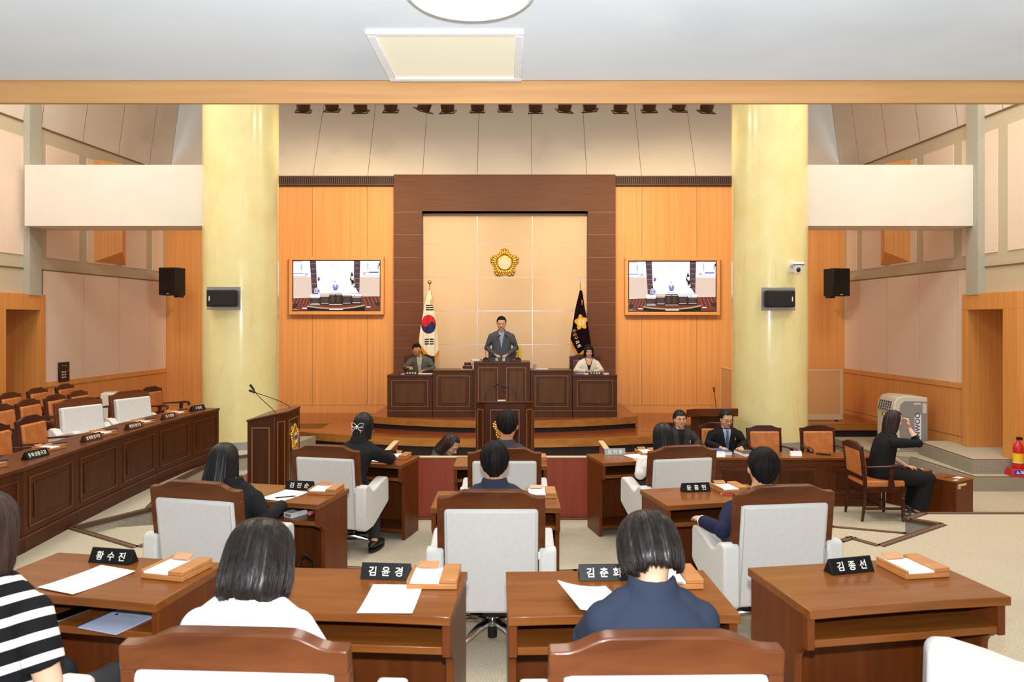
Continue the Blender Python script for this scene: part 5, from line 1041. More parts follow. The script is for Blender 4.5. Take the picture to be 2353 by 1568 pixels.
# ================================================================ PEOPLE
def remesh(b, name, m, parent, vox=0.008, sm=4, tgt=None):
    """grow one continuous surface over the overlapping limbs in b"""
    me = b.mesh(name); bm = bmesh.new(); bm.from_mesh(me); bmesh.ops.recalc_face_normals(bm, faces=bm.faces); bm.to_mesh(me); bm.free()
    t = bpy.data.objects.new('tmp', me); COL.objects.link(t)
    r = t.modifiers.new('r', 'REMESH'); r.mode = 'VOXEL'; r.voxel_size = vox
    s = t.modifiers.new('s', 'SMOOTH'); s.factor = 0.5; s.iterations = sm
    bpy.context.view_layer.update(); dg = bpy.context.evaluated_depsgraph_get()
    nm = bpy.data.meshes.new_from_object(t.evaluated_get(dg)); bpy.data.objects.remove(t); nm.name = name
    nm.materials.clear(); nm.materials.append(M[m]); nm.shade_smooth()
    o = bpy.data.objects.new(name, nm); COL.objects.link(o); o.parent = parent; return o
def V(*a): return Vector(a)
def torso(b, hip, neck, g, wide=1.0, belly=0.0, low=-0.08, sh=0.0):
    hip, neck = Vector(hip), Vector(neck); ax = (neck - hip)
    tab = [(low, .150, .110), (0.0, .172, .125), (0.15, .165, .120 + belly * .5), (0.35, .150, .108 + belly), (0.55, .158, .115 + belly * .5), (0.70, .172, .118), (0.80, .168, .112), (0.89, .135, .098), (0.96, .092, .080), (1.0, .07, .066)]
    rs = []
    for t, a, c in tab:
        p = hip + ax * t + V(0, -0.03 * math.sin(max(0, t) * math.pi) * 0.6, 0); a = (a + g) * wide + (sh if 0.75 < t < 0.9 else 0); c = c + g
        rs.append([p + V(a * math.cos(q), c * math.sin(q), 0) for q in [2 * math.pi * k / 24 for k in range(24)]])
    b.rings(rs)
def hand(b, w, fwd, up, thumb, curl=0.5, s=1.0, spread=0.0):
    w, f, u = Vector(w), Vector(fwd).normalized(), Vector(up).normalized(); u = (u - f * u.dot(f)).normalized(); sd = f.cross(u)
    pm = w + f * 0.045 * s
    b.tube([w - f * 0.01, w + f * 0.03 * s, w + f * 0.07 * s, w + f * 0.09 * s], [0.026 * s, 0.036 * s, 0.042 * s, 0.038 * s], 14, flat=(1.0, 0.42), up=u, rnd=True)
    for k, L in enumerate((0.072, 0.080, 0.075, 0.060)):
        o = (1.5 - k) * 0.0215 * thumb; p = w + f * 0.083 * s + sd * o * s; d = (f + sd * o * (6 * spread)).normalized(); pts = [p]
        ang = curl * 0.35
        for j, fr in enumerate((0.45, 0.30, 0.25)):
            ang += curl * (0.25, 0.75, 0.55)[j]; dd = d * math.cos(ang) - u * math.sin(ang); p = p + dd * L * fr * s; pts.append(p)
        b.tube(pts, [0.0095 * s, 0.009 * s, 0.008 * s, 0.0068 * s], 10, rnd=True)
    p = w + f * 0.025 * s + sd * thumb * 0.03 * s
    p1 = p + (f * 0.6 + sd * thumb * 0.75 - u * 0.15).normalized() * 0.035 * s; p2 = p1 + (f * 0.85 + sd * thumb * 0.35 - u * (0.2 + 0.5 * curl)).normalized() * 0.032 * s
    b.tube([p, p1, p2], [0.014 * s, 0.0115 * s, 0.009 * s], 10, rnd=True)
def headmat(c, nod=0, yaw=0, roll=0):
    return Matrix.Translation(c) @ Matrix.Rotation(R(yaw), 4, 'Z') @ Matrix.Rotation(R(roll), 4, 'Y') @ Matrix.Rotation(R(-nod), 4, 'X')
def head(b, T, face=True, s=1.0, wx_=1.0):
    def E(c, r, rot=None): q = MB().ell(c, r, rot, 20, 14); b.add([T @ (Vector((v[0] * wx_, v[1], v[2])) * s) for v in q.v], q.f)
    def C(pts, rad): q = MB().tube(pts, rad, 12, rnd=True); b.add([T @ (Vector(v) * s) for v in q.v], q.f)
    E((0, -0.012, 0.03), (0.077, 0.094, 0.090)); E((0, 0.020, -0.02), (0.070, 0.068, 0.078)); E((0, 0.030, -0.062), (0.057, 0.052, 0.048)); E((0, 0.062, -0.092), (0.022, 0.020, 0.019))
    for x in (-1, 1):
        E((x * 0.075, -0.006, -0.008), (0.010, 0.018, 0.030), (R(12), 0, R(-x * 18))); E((x * 0.040, 0.050, -0.028), (0.026, 0.028, 0.026)); C([(x * 0.05, 0.070, 0.026), (x * 0.018, 0.083, 0.024)], [0.008, 0.010])
        E((x * 0.031, 0.066, 0.006), (0.016, 0.016, 0.010))
    C([(0, 0.080, 0.018), (0, 0.094, -0.006), (0, 0.104, -0.026)], [0.008, 0.0085, 0.012]); E((-0.012, 0.092, -0.030), (0.009, 0.010, 0.008)); E((0.012, 0.092, -0.030), (0.009, 0.010, 0.008)); E((0, 0.076, -0.056), (0.026, 0.014, 0.014))
def face_parts(e, T, glasses=None, open_=False, lipc='lips', s=1.0):
    def put(o): o.matrix_local = T @ Matrix.Scale(s, 4)
    for x in (-1, 1):
        if open_:
            put(MB().ell((x * 0.031, 0.0785, 0.004), (0.0125, 0.006, 0.005)).build('eye', 'cloth_white', e)); put(MB().ell((x * 0.031, 0.0815, 0.004), (0.006, 0.0045, 0.005)).build('iris', 'eye_dark', e))
            put(MB().tube([(x * 0.045, 0.078, 0.005), (x * 0.031, 0.086, 0.0105), (x * 0.017, 0.082, 0.005)], 0.0017, 6).build('eyelid', 'eye_dark', e))
        else: put(MB().tube([(x * 0.045, 0.077, -0.002), (x * 0.031, 0.084, -0.005), (x * 0.017, 0.081, -0.001)], 0.0020, 6).build('eyelid', 'eye_dark', e))
        put(MB().tube([(x * 0.052, 0.072, 0.026), (x * 0.034, 0.088, 0.033), (x * 0.014, 0.092, 0.028)], [0.002, 0.0042, 0.0038], 6, rnd=True).build('eyebrow', 'brow', e))
    put(MB().tube([(-0.024, 0.080, -0.057), (-0.008, 0.0905, -0.0545), (0.008, 0.0905, -0.0545), (0.024, 0.080, -0.057)], [0.002, 0.0045, 0.0045, 0.002], 8, rnd=True, flat=(1, 1)).build('lips', lipc, e))
    if glasses:
        b = MB()
        for x in (-1, 1):
            ring = [(x * 0.034 + (0.023 if glasses == 'round' else 0.024) * math.cos(a), 0.099 - 0.10 * (0.034 + 0.023 * x * math.cos(a)) ** 2 * 3, 0.0 + (0.021 if glasses == 'round' else 0.015) * math.sin(a)) for a in [2 * math.pi * k / 20 for k in range(21)]]
            b.tube(ring, 0.0016, 6); b.tube([(x * 0.057, 0.093, 0.006), (x * 0.080, 0.06, 0.006), (x * 0.084, -0.005, 0.004)], 0.0015, 6)
        b.tube([(-0.011, 0.101, 0.004), (0, 0.103, 0.006), (0.011, 0.101, 0.004)], 0.0015, 6); put(b.build('glasses', 'black_plastic' if glasses == 'dark' else 'gold_thin', e))
grain('cloth_steel', (58, 62, 74), (68, 72, 84), (160, 160, 160), 0.85, detail=2, spec=0.2)
mat('gold_thin', (150, 120, 84), 0.3, metal=0.8)
def lerp_tab(tab, t): return interp(tab, t)
def hair(e, T, m, back, side, front, face=58, prof=((0, 1), (-0.3, 1)), rx=0.090, ry=0.108, zt=0.120, seed=1, amp=0.003, ragged=0.008, part=0.0, yoff=-0.014, thick=0.016, side_at=95, s=1.0, lift=0.0, nape=None, fw=10, tex=0.0, box=0.92, strands=150):
    """hair shell hanging from the crown; back/side/front = heights of its lower edge behind, at the ears and over the forehead"""
    na, nr = 200, 34; b = MB(); C = V(0, yoff, 0.018)
    def zb(a):                                        # a: 0 behind, 180 in front
        d = abs(math.degrees(a))
        if d < side_at - 25: z = back if nape is None else interp(((0, nape), (24, nape + (back - nape) * 0.12), (side_at - 28, back), (180, back)), d)
        elif d < 180 - face - fw: z = interp(((side_at - 25, back), (side_at - 5, side), (180 - face - fw, side)), d)
        else: z = interp(((180 - face - fw, side), (180 - face + fw, front), (180, front)), d)
        return z
    rings_o, rings_i = [], []
    for j in range(nr + 1):
        t = max(0.02, j / nr); o, i_ = [], []
        for k in range(na):
            a = -math.pi + 2 * math.pi * k / na
            rag = noise.noise(V(math.cos(a) * 9, math.sin(a) * 9, seed)) * ragged + noise.noise(V(math.cos(a) * 30, math.sin(a) * 30, seed)) * ragged * 0.6
            z1 = zb(a) + (rag if abs(math.degrees(a)) < 180 - face else rag * 0.6); z = zt + (z1 - zt) * t ** 1.9
            if z >= 0: rs = math.sqrt(max(0, 1 - (z / zt) ** 2)); rs = rs ** box
            else: rs = interp([(-p, q) for p, q in prof], -z)
            f = min(1, t * 2)
            n1 = noise.noise(V(math.cos(a) * 4, math.sin(a) * 4, seed + z * 3)) * amp * 1.2 + noise.noise(V(math.cos(a) * 26, math.sin(a) * 26, seed + z * 6)) * amp * 0.35 + noise.noise(V(math.cos(a) * 60, math.sin(a) * 60, seed + z * 5)) * amp * 0.3
            if tex: n1 += (noise.noise(V(math.sin(a) * 5.5, -math.cos(a) * 5.5, z * 60 + seed)) * 0.6 + noise.noise(V(math.sin(a) * 12, -math.cos(a) * 12, z * 130 + seed)) * 0.5) * tex
            wv = 1 + n1 * f / 0.09
            x, y = math.sin(a), -math.cos(a)
            ryy = ry * (1.0 if y < 0 else 0.98)
            lf = lift * max(0, y) * max(0, z / zt)
            o.append(T @ ((C + V(rx * rs * wv * x, ryy * rs * wv * y, z + lf)) * s))
            k2 = max(0.0, 1 - thick / 0.09); i_.append(T @ ((C + V(rx * rs * wv * x * k2, ryy * rs * wv * y * k2, z * (1 - thick * 0.8 / zt) if z > 0 else z)) * s))
        rings_o.append(o); rings_i.append(i_)
    b.rings(rings_o, cap=False); n0 = len(b.v); b.rings(rings_i, cap=False)
    o1 = (nr) * na; o2 = n0 + nr * na
    for k in range(na): k1 = (k + 1) % na; b.f.append([o1 + k, o1 + k1, o2 + k1, o2 + k]); b.m.append(0)
    b.f.append(list(range(na))); b.m.append(0); b.f.append([n0 + q for q in range(na)]); b.m.append(0)
    rnd = random.Random(seed * 7 + 1)
    for q in range(strands):                              # loose strands over the shell
        k0 = rnd.randrange(na); j0 = rnd.randrange(2, nr // 2); j1 = nr; ofs = 1 + rnd.uniform(0.0, 0.022); dk = rnd.uniform(-3, 3); pts = []
        cc = T @ ((C + V(0, 0, 0)) * s)
        for j in range(j0, j1 + 1, 4 if tex == 0 else 3):
            p = rings_o[j][int(k0 + dk * (j - j0) / nr) % na]; ax = V(cc.x, cc.y, p.z); pts.append(ax + (p - ax) * ofs)
        if len(pts) > 1:
            d = (pts[-1] - pts[-2]); pts.append(pts[-1] + d.normalized() * rnd.uniform(0.0, ragged * 1.2 + 0.002))
            b.tube(pts, [0.0011] * (len(pts) - 1) + [0.0004], 4)
    return b.build('hair', m, e, ang=180)
def patch(e, obj, rows, name, m, off=0.004, cols=9, th=0.004, back=False, **k):
    """cloth lying on obj's front (local +y) or back; rows = (z, x left, x right)"""
    bv = BVHTree.FromPolygons([v.co for v in obj.data.vertices], [p.vertices for p in obj.data.polygons]); b = MB(); n = cols; sg = -1 if back else 1
    for z, xa, xb in rows:
        for i in range(n):
            x = xa + (xb - xa) * i / (n - 1); h = bv.ray_cast(V(x, sg * 1.5, z), V(0, -sg, 0))
            y = h[0].y if h[0] is not None else (b.v[-2][1] if b.v else 0.0)
            b.v += [(x, y + sg * off, z), (x, y + sg * (off - th), z)]
    R_ = len(rows)
    for j in range(R_ - 1):
        for i in range(n - 1):
            a = 2 * (j * n + i); c = a + 2 * n; b.f += [[a, a + 2, c + 2, c], [a + 1, c + 1, c + 3, a + 3]]; b.m += [0, 0]
    for i in range(n - 1):
        a = 2 * i; b.f.append([a, a + 1, a + 3, a + 2]); a += 2 * n * (R_ - 1); b.f.append([a, a + 2, a + 3, a + 1]); b.m += [0, 0]
    for j in range(R_ - 1):
        a = 2 * n * j; c = a + 2 * n; b.f.append([a, c, c + 1, a + 1]); a += 2 * (n - 1); c += 2 * (n - 1); b.f.append([a, a + 1, c + 1, c]); b.m += [0, 0]
    return b.build(name, m, e, ang=60)
def rows(z1, z0, L, Rr, n=14):
    """rows from z1 down to z0; L and Rr are tables t -> x with t 0..1"""
    return [(z1 + (z0 - z1) * t, interp(L, t), interp(Rr, t)) for t in [k / n for k in range(n + 1)]]
def person(loc, rz, label, hip, neck, hc, hrot=(0, 0, 0), arms=None, legs=None, skin='skin', top='cloth_navy', bottom='trousers_dark', vox=0.008, collar=True, sh=0.17, belly=0.0, g=0.016,
           sleeve=1.0, hands=True, seated=True, shoes='shoe_black', hs=1.0, wide=1.0, hem=-0.10, skirt=False, topname='jacket', cr=0.072, female=False):
    e = empty('person', loc, rz, label, 'person'); hip, neck, hc = V(*hip), V(*neck), V(*hc); T = headmat(hc, *hrot)
    b = MB(); torso(b, hip, neck, -0.008, wide, belly)
    nr = 0.050 if female else 0.058
    nb = T @ V(0, -0.02, -0.06); b.tube([neck - V(0, 0, 0.05), neck.lerp(nb, 0.5), nb, T @ V(0, -0.01, 0.0)], [nr * 1.15, nr, nr, nr * 0.9], 18)
    head(b, T, s=hs, wx_=1.0 if female else 1.07)
    J = []
    for i, sx in enumerate((-1, 1)):
        S0 = neck + V(sx * sh, -0.015, -0.108); el, wr_, hf, hu, cu = (arms[i] if arms and arms[i] else (V(sx * 0.25, 0.08, hip.z + 0.22), V(sx * 0.14, 0.34, hip.z + 0.20), (-.3 * sx, 1, 0), (0, 0, 1), 0.5))
        el, wr_ = V(*el), V(*wr_); J.append((S0, el, wr_)); b.tube([neck + V(sx * 0.03, -0.01, -0.035), S0], [0.040, 0.046], 14, rnd=True)
        b.tube([S0, S0.lerp(el, 0.5), el, el.lerp(wr_, 0.35), wr_], [0.05, 0.045, 0.038, 0.036, 0.025], 14, rnd=True)
        if hands: hand(b, wr_, hf, hu, -sx if V(*hu).z >= -0.2 else sx, cu)
    K = []
    for i, sx in enumerate((-1, 1)):
        H = hip + V(sx * 0.09, 0.0, 0.0 if seated else -0.06); kn, an = legs[i] if legs else ((sx * 0.12, 0.43, hip.z - 0.02), (sx * 0.13, 0.40, 0.09)); kn, an = V(*kn), V(*an); K.append((H, kn, an))
        b.tube([H, H.lerp(kn, 0.5), kn, kn.lerp(an, 0.35), an], [0.082, 0.072, 0.054, 0.05, 0.034], 14, rnd=True); b.ell(an + V(0, 0.05, -0.045), (0.036, 0.11, 0.03))
    body = remesh(b, 'body', skin, e, vox, 3)
    # clothes
    b = MB(); torso(b, hip, neck + V(0, 0, -0.005), g, wide, belly, hem / max(0.1, (neck - hip).length), 0.008)
    for i, sx in enumerate((-1, 1)):
        S0, el, wr_ = J[i]
        b.tube([neck + V(sx * 0.035, -0.012, -0.035), neck.lerp(S0, 0.55) + V(0, 0, 0.004), S0 + V(-sx * 0.015, 0, 0.004)], [0.052, 0.058, 0.063], 16, rnd=True)
        if sleeve >= 1: b.tube([S0, S0.lerp(el, 0.5), el, el.lerp(wr_, 0.5), el.lerp(wr_, 0.97)], [0.067, 0.060, 0.053, 0.046, 0.040], 16, rnd=False); b.ell(el, (0.052, 0.052, 0.052)); b.ell(S0, (0.067, 0.067, 0.067))
        else:
            q = S0.lerp(el, min(1, sleeve * 1.6)) if sleeve < 0.62 else el.lerp(wr_, (sleeve - 0.62) / 0.38)
            if sleeve < 0.62: b.tube([S0, S0.lerp(q, 0.5), q], [0.068, 0.064, 0.060], 16); b.ell(S0, (0.068, 0.068, 0.068))
            else: b.tube([S0, S0.lerp(el, 0.5), el, q], [0.067, 0.060, 0.053, 0.049], 16); b.ell(el, (0.052, 0.052, 0.052)); b.ell(S0, (0.067, 0.067, 0.067))
    if collar:                                         # standing band of the collar, lower in front
        n = 20
        rs = []
        for k, (dz, rr) in enumerate(((-0.055, 0.030), (0.0, 0.016), (0.040, 0.004), (0.042, -0.008), (-0.055, -0.010))):
            rs.append([neck + V((cr + rr) * math.cos(q), (cr + rr) * math.sin(q) - 0.008, dz - (0.062 * max(0, math.sin(q)))) for q in [2 * math.pi * j / n for j in range(n)]])
        b.rings(rs, cap=True)
    jk = remesh(b, topname, top, e, min(vox, 0.009), 3)
    b = MB()
    for i, (H, kn, an) in enumerate(K):
        if skirt: b.tube([H, H.lerp(kn, 0.5), kn, kn.lerp(an, 0.3), an + V(0, 0, 0.02)], [0.11, 0.105, 0.10, 0.10, 0.105], 16, rnd=False); b.ell(kn, (0.10, 0.10, 0.09))
        else: b.tube([H, H.lerp(kn, 0.5), kn, kn.lerp(an, 0.5), an + V(0, 0, 0.0)], [0.10, 0.088, 0.068, 0.060, 0.052], 16); b.ell(kn, (0.068, 0.068, 0.068)); b.ell(H, (0.10, 0.10, 0.10))
    remesh(b, 'trousers', bottom, e, 0.011, 4)
    for i, (H, kn, an) in enumerate(K):
        b = MB(); f = V(0, 1, 0); c = an + V(0, 0.05, -0.045)
        b.tube([c - f * 0.11 + V(0, 0, 0.012), c - f * 0.05 + V(0, 0, .012), c + f * 0.04, c + f * 0.11 - V(0, 0, 0.006)], [0.036, 0.044, 0.046, 0.034], 16, rnd=True, flat=(1.0, 0.80))
        b.v = [(x, y, max(z, an.z - 0.088)) for x, y, z in b.v]; so = b.build('shoe', shoes, e)
        s2 = MB(); s2.rings([[(c.x + 0.047 * w_ * math.cos(q), c.y + 0.15 * math.sin(q), an.z - 0.09 + h_) for q in [2 * math.pi * j / 24 for j in range(24)]] for h_, w_ in ((0.0, 1.0), (0.018, 1.0))]); s2.build('sole', 'label_white' if shoes != 'shoe_black' else 'black_matte', so)
    return e, T, jk, body
def shirtfront(e, jk, nz, y0, m='shirt_white', depth=0.22, w=0.05, tie=None, lap=None):
    """V of shirt with points of the collar, tie and lapels lying on the jacket's front"""
    patch(e, jk, rows(nz, nz - depth, ((0, -w), (1, -0.004)), ((0, w), (1, 0.004))), 'shirt_front', m, 0.004)
    for s in (-1, 1):
        a = [(0, s * w * 1.02), (0.25, s * w * 0.98), (1, s * 0.006)]; c = [(0, s * (w + 0.026)), (0.3, s * (w + 0.034)), (0.55, s * (w * 0.62 + 0.022)), (1, s * 0.012)]
        patch(e, jk, rows(nz + 0.012, nz - depth * 1.05, a if s > 0 else c, c if s > 0 else a), 'lapel', lap or jk.data.materials[0], 0.008, 6, 0.005)
        cc = [(0, s * 0.012), (1, s * 0.030)]; c2 = [(0, s * (w * 0.9)), (1, s * 0.034)]
        patch(e, jk, rows(nz + 0.012, nz - 0.05, cc if s > 0 else c2, c2 if s > 0 else cc, 5), 'shirt_collar', m, 0.010, 5)
    if tie:
        patch(e, jk, rows(nz - 0.012, nz - depth * 1.0, ((0, -0.016), (0.12, -0.011), (0.5, -0.019), (1, -0.02)), ((0, 0.016), (0.12, 0.011), (0.5, 0.019), (1, 0.02))), 'tie', tie, 0.0125, 5)
def AR(el, wr_, f=(0, 1, 0), u=(0, 0, 1), c=0.5): return (el, wr_, f, u, c)

# --- standing chairman
e, T, jk, bd = person((X(1152, 14.42), 14.42, 0.40), R(180), 'person standing at the tall podium, grey jacket over an open pale blue shirt, eyes lowered', (0, 0, 0.94), (0, 0.045, 1.50), (0, 0.085, 1.645), (12, 0, 0),
    [AR((-0.29, 0.02, 1.17), (-0.11, 0.33, 1.045), (0.5, 1, -0.1), (0, 0, 1), 0.5), AR((0.29, 0.02, 1.17), (0.11, 0.33, 1.045), (-0.5, 1, -0.1), (0, 0, 1), 0.5)],
    [((-0.1, 0.0, 0.5), (-0.1, -0.02, 0.09)), ((0.1, 0.0, 0.5), (0.1, -0.02, 0.09))], top='cloth_slate', seated=False, belly=0.025, sh=0.195, hem=-0.16, wide=1.12, skin='skin', vox=0.007, hs=1.06)
face_parts(e, T, None, s=1.06); hair(e, T, 'hair_matte', -0.07, 0.012, 0.075, 62, seed=3, side_at=84, box=0.78, prof=((0, 1.0), (-0.03, 0.95), (-0.06, 0.84), (-0.10, 0.72)), tex=0.004, strands=60, rx=0.092, ry=0.104, zt=0.122, amp=0.002, ragged=0.004, s=1.06, thick=0.012, lift=0.012)
shirtfront(e, jk, 1.475, 0, 'cloth_blue', 0.30, 0.055)
MB().lathe([(0.009, 0), (0.009, 0.003)], (0, 0, 0), 12, T=Matrix.Translation((-0.085, 0.20, 1.40)) @ Matrix.Rotation(R(-90), 4, 'X')).build('lapel_pin', 'gold', e)
# --- man writing on the podium's side
e, T, jk, bd = person((X(966, 14.5), 14.50, DAIS + 0.03), R(180), 'person in a grey jacket and checked shirt, head bowed, writing beside the white flag', (0, 0, 0.56), (0.0, 0.10, 1.07), (0.055, 0.17, 1.19), (32, 12, 4),
    [AR((-0.27, 0.10, 0.82), (-0.10, 0.36, 0.80), (0.4, 1, 0), (0, 0, 1), 0.6), AR((0.29, 0.12, 0.84), (0.20, 0.36, 0.86), (-0.6, 0.8, 0.1), (0.3, 0, 1), 0.9)], top='cloth_grey', sh=0.18, wide=1.02, belly=0.01, skin='skin_tan', vox=0.007)
face_parts(e, T, 'gold'); hair(e, T, 'hair_matte', -0.06, 0.015, 0.082, 60, seed=5, side_at=84, prof=((0, 1.0), (-0.03, 0.95), (-0.06, 0.84), (-0.10, 0.72)), tex=0.004, strands=60, rx=0.091, ry=0.103, zt=0.113, amp=0.0015, ragged=0.003, thick=0.010)
shirtfront(e, jk, 1.045, 0, 'shirt_check', 0.46, 0.052)
# --- woman in ivory on the podium's other side
e, T, jk, bd = person((X(1351, 14.45), 14.45, DAIS), R(180), 'person in an ivory jacket with black edging, reading at the podium', (0, 0, 0.54), (0, 0.07, 1.055), (0, 0.13, 1.195), (16, 0, 0),
    [AR((-0.25, 0.10, 0.82), (-0.09, 0.34, 0.81), (0.7, 0.7, 0), (0, 0, 1), 0.7), AR((0.25, 0.10, 0.82), (0.07, 0.34, 0.82), (-0.7, 0.7, 0), (0, 0, 1), 0.7)], top='cloth_ivory', sh=0.155, wide=0.93, skin='skin_pale', vox=0.007, collar=False, female=True, hs=0.96)
face_parts(e, T, None, s=0.96); hair(e, T, 'hair_black', -0.125, -0.12, 0.045, 44, seed=8, rx=0.094, ry=0.108, zt=0.122, prof=((0, 1.0), (-0.05, 1.05), (-0.1, 1.12), (-0.14, 1.16)), amp=0.004, ragged=0.012, s=0.96, fw=5)
patch(e, jk, rows(1.045, 0.90, ((0, -0.066), (1, -0.016)), ((0, 0.066), (1, 0.016))), 'neckline', 'skin_pale', 0.004); patch(e, jk, rows(0.925, 0.85, ((0, -0.03), (1, -0.003)), ((0, 0.03), (1, 0.003)), 6), 'black_top', 'cloth_black', 0.006)
for s in (-1, 1): a = [(0, s * 0.064), (1, s * 0.000)]; c = [(0, s * 0.076), (1, s * 0.012)]; patch(e, jk, rows(1.05, 0.84, a if s > 0 else c, c if s > 0 else a), 'black_edging', 'cloth_black', 0.008, 4)
patch(e, jk, rows(0.85, 0.62, ((0, -0.008), (1, -0.008)), ((0, 0.006), (1, 0.006))), 'black_edging', 'cloth_black', 0.006, 4)
# --- clerk bowed behind the red barrier
e, T, jk, bd = person((-0.80, 8.40, LOW), R(-112), 'person in dark grey with shoulder length brown hair, bent over behind the red barrier', (0, -0.12, 0.48), (0, 0.10, 0.94), (0, 0.225, 1.035), (38, 0, 0),
    [AR((-0.22, 0.22, 0.70), (-0.06, 0.42, 0.66)), AR((0.22, 0.22, 0.70), (0.06, 0.42, 0.66))], top='cloth_slate', sh=0.15, wide=0.92, skin='skin_pale', vox=0.0065, female=True, hs=0.98)
face_parts(e, T, None, s=0.98); hair(e, T, 'hair_brown', -0.15, -0.135, 0.082, 62, seed=12, rx=0.093, ry=0.110, zt=0.118, prof=((0, 1.0), (-0.06, 1.02), (-0.11, 1.08), (-0.16, 1.14)), amp=0.004, ragged=0.014)
# --- two seated officials behind the long desk
e, T, jk, bd = person((2.49, 10.42, LOW), R(184), 'person with round glasses and dark grey jacket over a black top, behind the long desk', (0, 0, 0.50), (0, 0.02, 0.925), (0, 0.05, 1.055), (0, 0, 0),
    None, top='cloth_charcoal', sh=0.185, wide=1.08, belly=0.03, skin='skin', vox=0.0065, collar=True)
face_parts(e, T, 'round', True); hair(e, T, 'hair_black', -0.06, -0.005, 0.045, 56, seed=15, prof=((0, 1.0), (-0.03, 0.97), (-0.08, 0.84)), tex=0.003, strands=80, rx=0.095, ry=0.107, zt=0.118, amp=0.003, ragged=0.006)
patch(e, jk, rows(0.915, 0.64, ((0, -0.05), (1, -0.02)), ((0, 0.05), (1, 0.02))), 'black_top', 'cloth_black', 0.004); MB().box(-0.004, 0.004, 0, 0.003, -0.02, 0.02).build('lapel_pin', 'letter_white', e, loc=(-0.10, 0.195, 0.76))
e, T, jk, bd = person((3.14, 10.42, LOW), R(178), 'person in a black suit, striped navy tie and glasses, looking down behind the long desk', (0, 0, 0.50), (0, 0.04, 0.94), (0, 0.09, 1.065), (16, 14, 0),
    None, top='cloth_black', sh=0.185, wide=1.08, belly=0.02, skin='skin', vox=0.0065)
face_parts(e, T, 'dark', False); hair(e, T, 'hair_black', -0.055, -0.005, 0.07, 60, seed=19, prof=((0, 1.0), (-0.03, 0.95), (-0.06, 0.84), (-0.10, 0.72)), tex=0.004, strands=60, rx=0.094, ry=0.106, zt=0.120, amp=0.003, ragged=0.006, lift=0.006)
shirtfront(e, jk, 0.925, 0, 'cloth_blue', 0.30, 0.058, tie='tie_stripe'); MB().box(-0.004, 0.004, 0, 0.003, -0.018, 0.018).build('lapel_pin', 'fringe_gold', e, loc=(-0.10, 0.19, 0.80))
# --- person on the tan chair holding a hand to the face
e, T, jk, bd = person((4.72, 9.15, LOW), R(-92), 'person in black with white sneakers on a tan armchair, one hand raised to the face', (0, 0, 0.53), (0, 0.10, 1.06), (0.0, 0.17, 1.20), (8, -6, 0),
    [AR((-0.24, 0.12, 0.78), (-0.10, 0.36, 0.62), (0.2, 1, -0.2), (0, 0, 1), 0.6), AR((0.21, 0.36, 0.955), (0.085, 0.31, 1.12), (-0.10, -0.10, 1), (0.3, 1.0, 0.0), 0.75)],
    [((-0.11, 0.50, 0.50), (-0.10, 0.42, 0.10)), ((0.11, 0.52, 0.50), (0.10, 0.40, 0.10))], top='cloth_black', sh=0.165, wide=0.98, belly=0.02, skin='skin_pale', vox=0.0052, bottom='cloth_black', skirt=True, shoes='steel_shoe' if 'steel_shoe' in M else 'steel', hem=-0.16, female=True, sleeve=0.78, collar=False)
face_parts(e, T, None); hair(e, T, 'hair_brown', -0.19, -0.15, 0.08, 62, seed=23, rx=0.093, ry=0.110, zt=0.118, prof=((0, 1.0), (-0.08, 1.02), (-0.2, 1.0)), amp=0.004, ragged=0.016)
MB().lathe([(0.030, -0.002), (0.031, 0.0), (0.030, 0.002)], seg=20).build('bracelet', 'black_matte', e, loc=(0.09, 0.312, 1.105), rot=(R(8), 0, 0))
# --- far row
e, T, jk, bd = person((-1.44, 6.75, T0), R(-13), 'person in a black suit with a bow clip in dark hair, leaning on a desk', (0.02, 0, 0.53), (0.10, 0.12, 0.98), (0.11, 0.19, 1.10), (14, -4, 0),
    [AR((-0.13, 0.20, 0.79), (0.05, 0.42, 0.775)), AR((0.34, 0.24, 0.80), (0.30, 0.42, 0.775), (-0.5, 1, 0), (0, 0, 1), 0.7)], [((-0.11, 0.40, 0.50), (-0.1, 0.34, 0.09)), ((0.15, 0.34, 0.50), (0.30, 0.0, 0.10))], top='cloth_black', sh=0.16, wide=0.95, vox=0.0075, female=True, shoes='shoe_black')
h = hair(e, T, 'hair_black', -0.15, -0.13, 0.08, 62, seed=31, rx=0.090, ry=0.110, zt=0.118, prof=((0, 1.0), (-0.03, 0.96), (-0.08, 0.90), (-0.12, 0.92), (-0.16, 0.95)), amp=0.003, ragged=0.010)
b = MB()
for s in (-1, 1):
    for k, (dx, dz) in enumerate(((0.062, 0.030), (0.062, -0.012))):
        b.tube([(0, 0, 0), (s * 0.03, -0.008, dz * 0.9), (s * dx, 0.004, dz), (s * (dx - 0.004), 0.004, dz - 0.03), (s * 0.025, -0.006, -0.012 if k == 0 else -0.03), (0, 0, 0)], 0.0022, 6)
    b.tube([(0, 0, -0.004), (s * 0.03, 0.0, -0.035), (s * 0.045, 0.006, -0.055)], 0.002, 6)
b.ell((0, -0.004, 0), (0.008, 0.006, 0.009)); b.ell((0, -0.004, -0.022), (0.006, 0.005, 0.006)); hb = b.build('bow_clip', 'letter_white', e); hb.matrix_local = T @ Matrix.Translation((0, -0.132, -0.01))
e, T, jk, bd = person((0.055, 6.66, T0), 0, 'person with cropped black hair and grey suit collar, seated directly before the central lectern', (0, 0, 0.54), (0.0, 0.05, 0.98), (0.01, 0.08, 1.135), (6, 0, 0), None, top='cloth_steel', hs=1.13, sh=0.18, wide=1.05, vox=0.0075, skin='skin_tan')
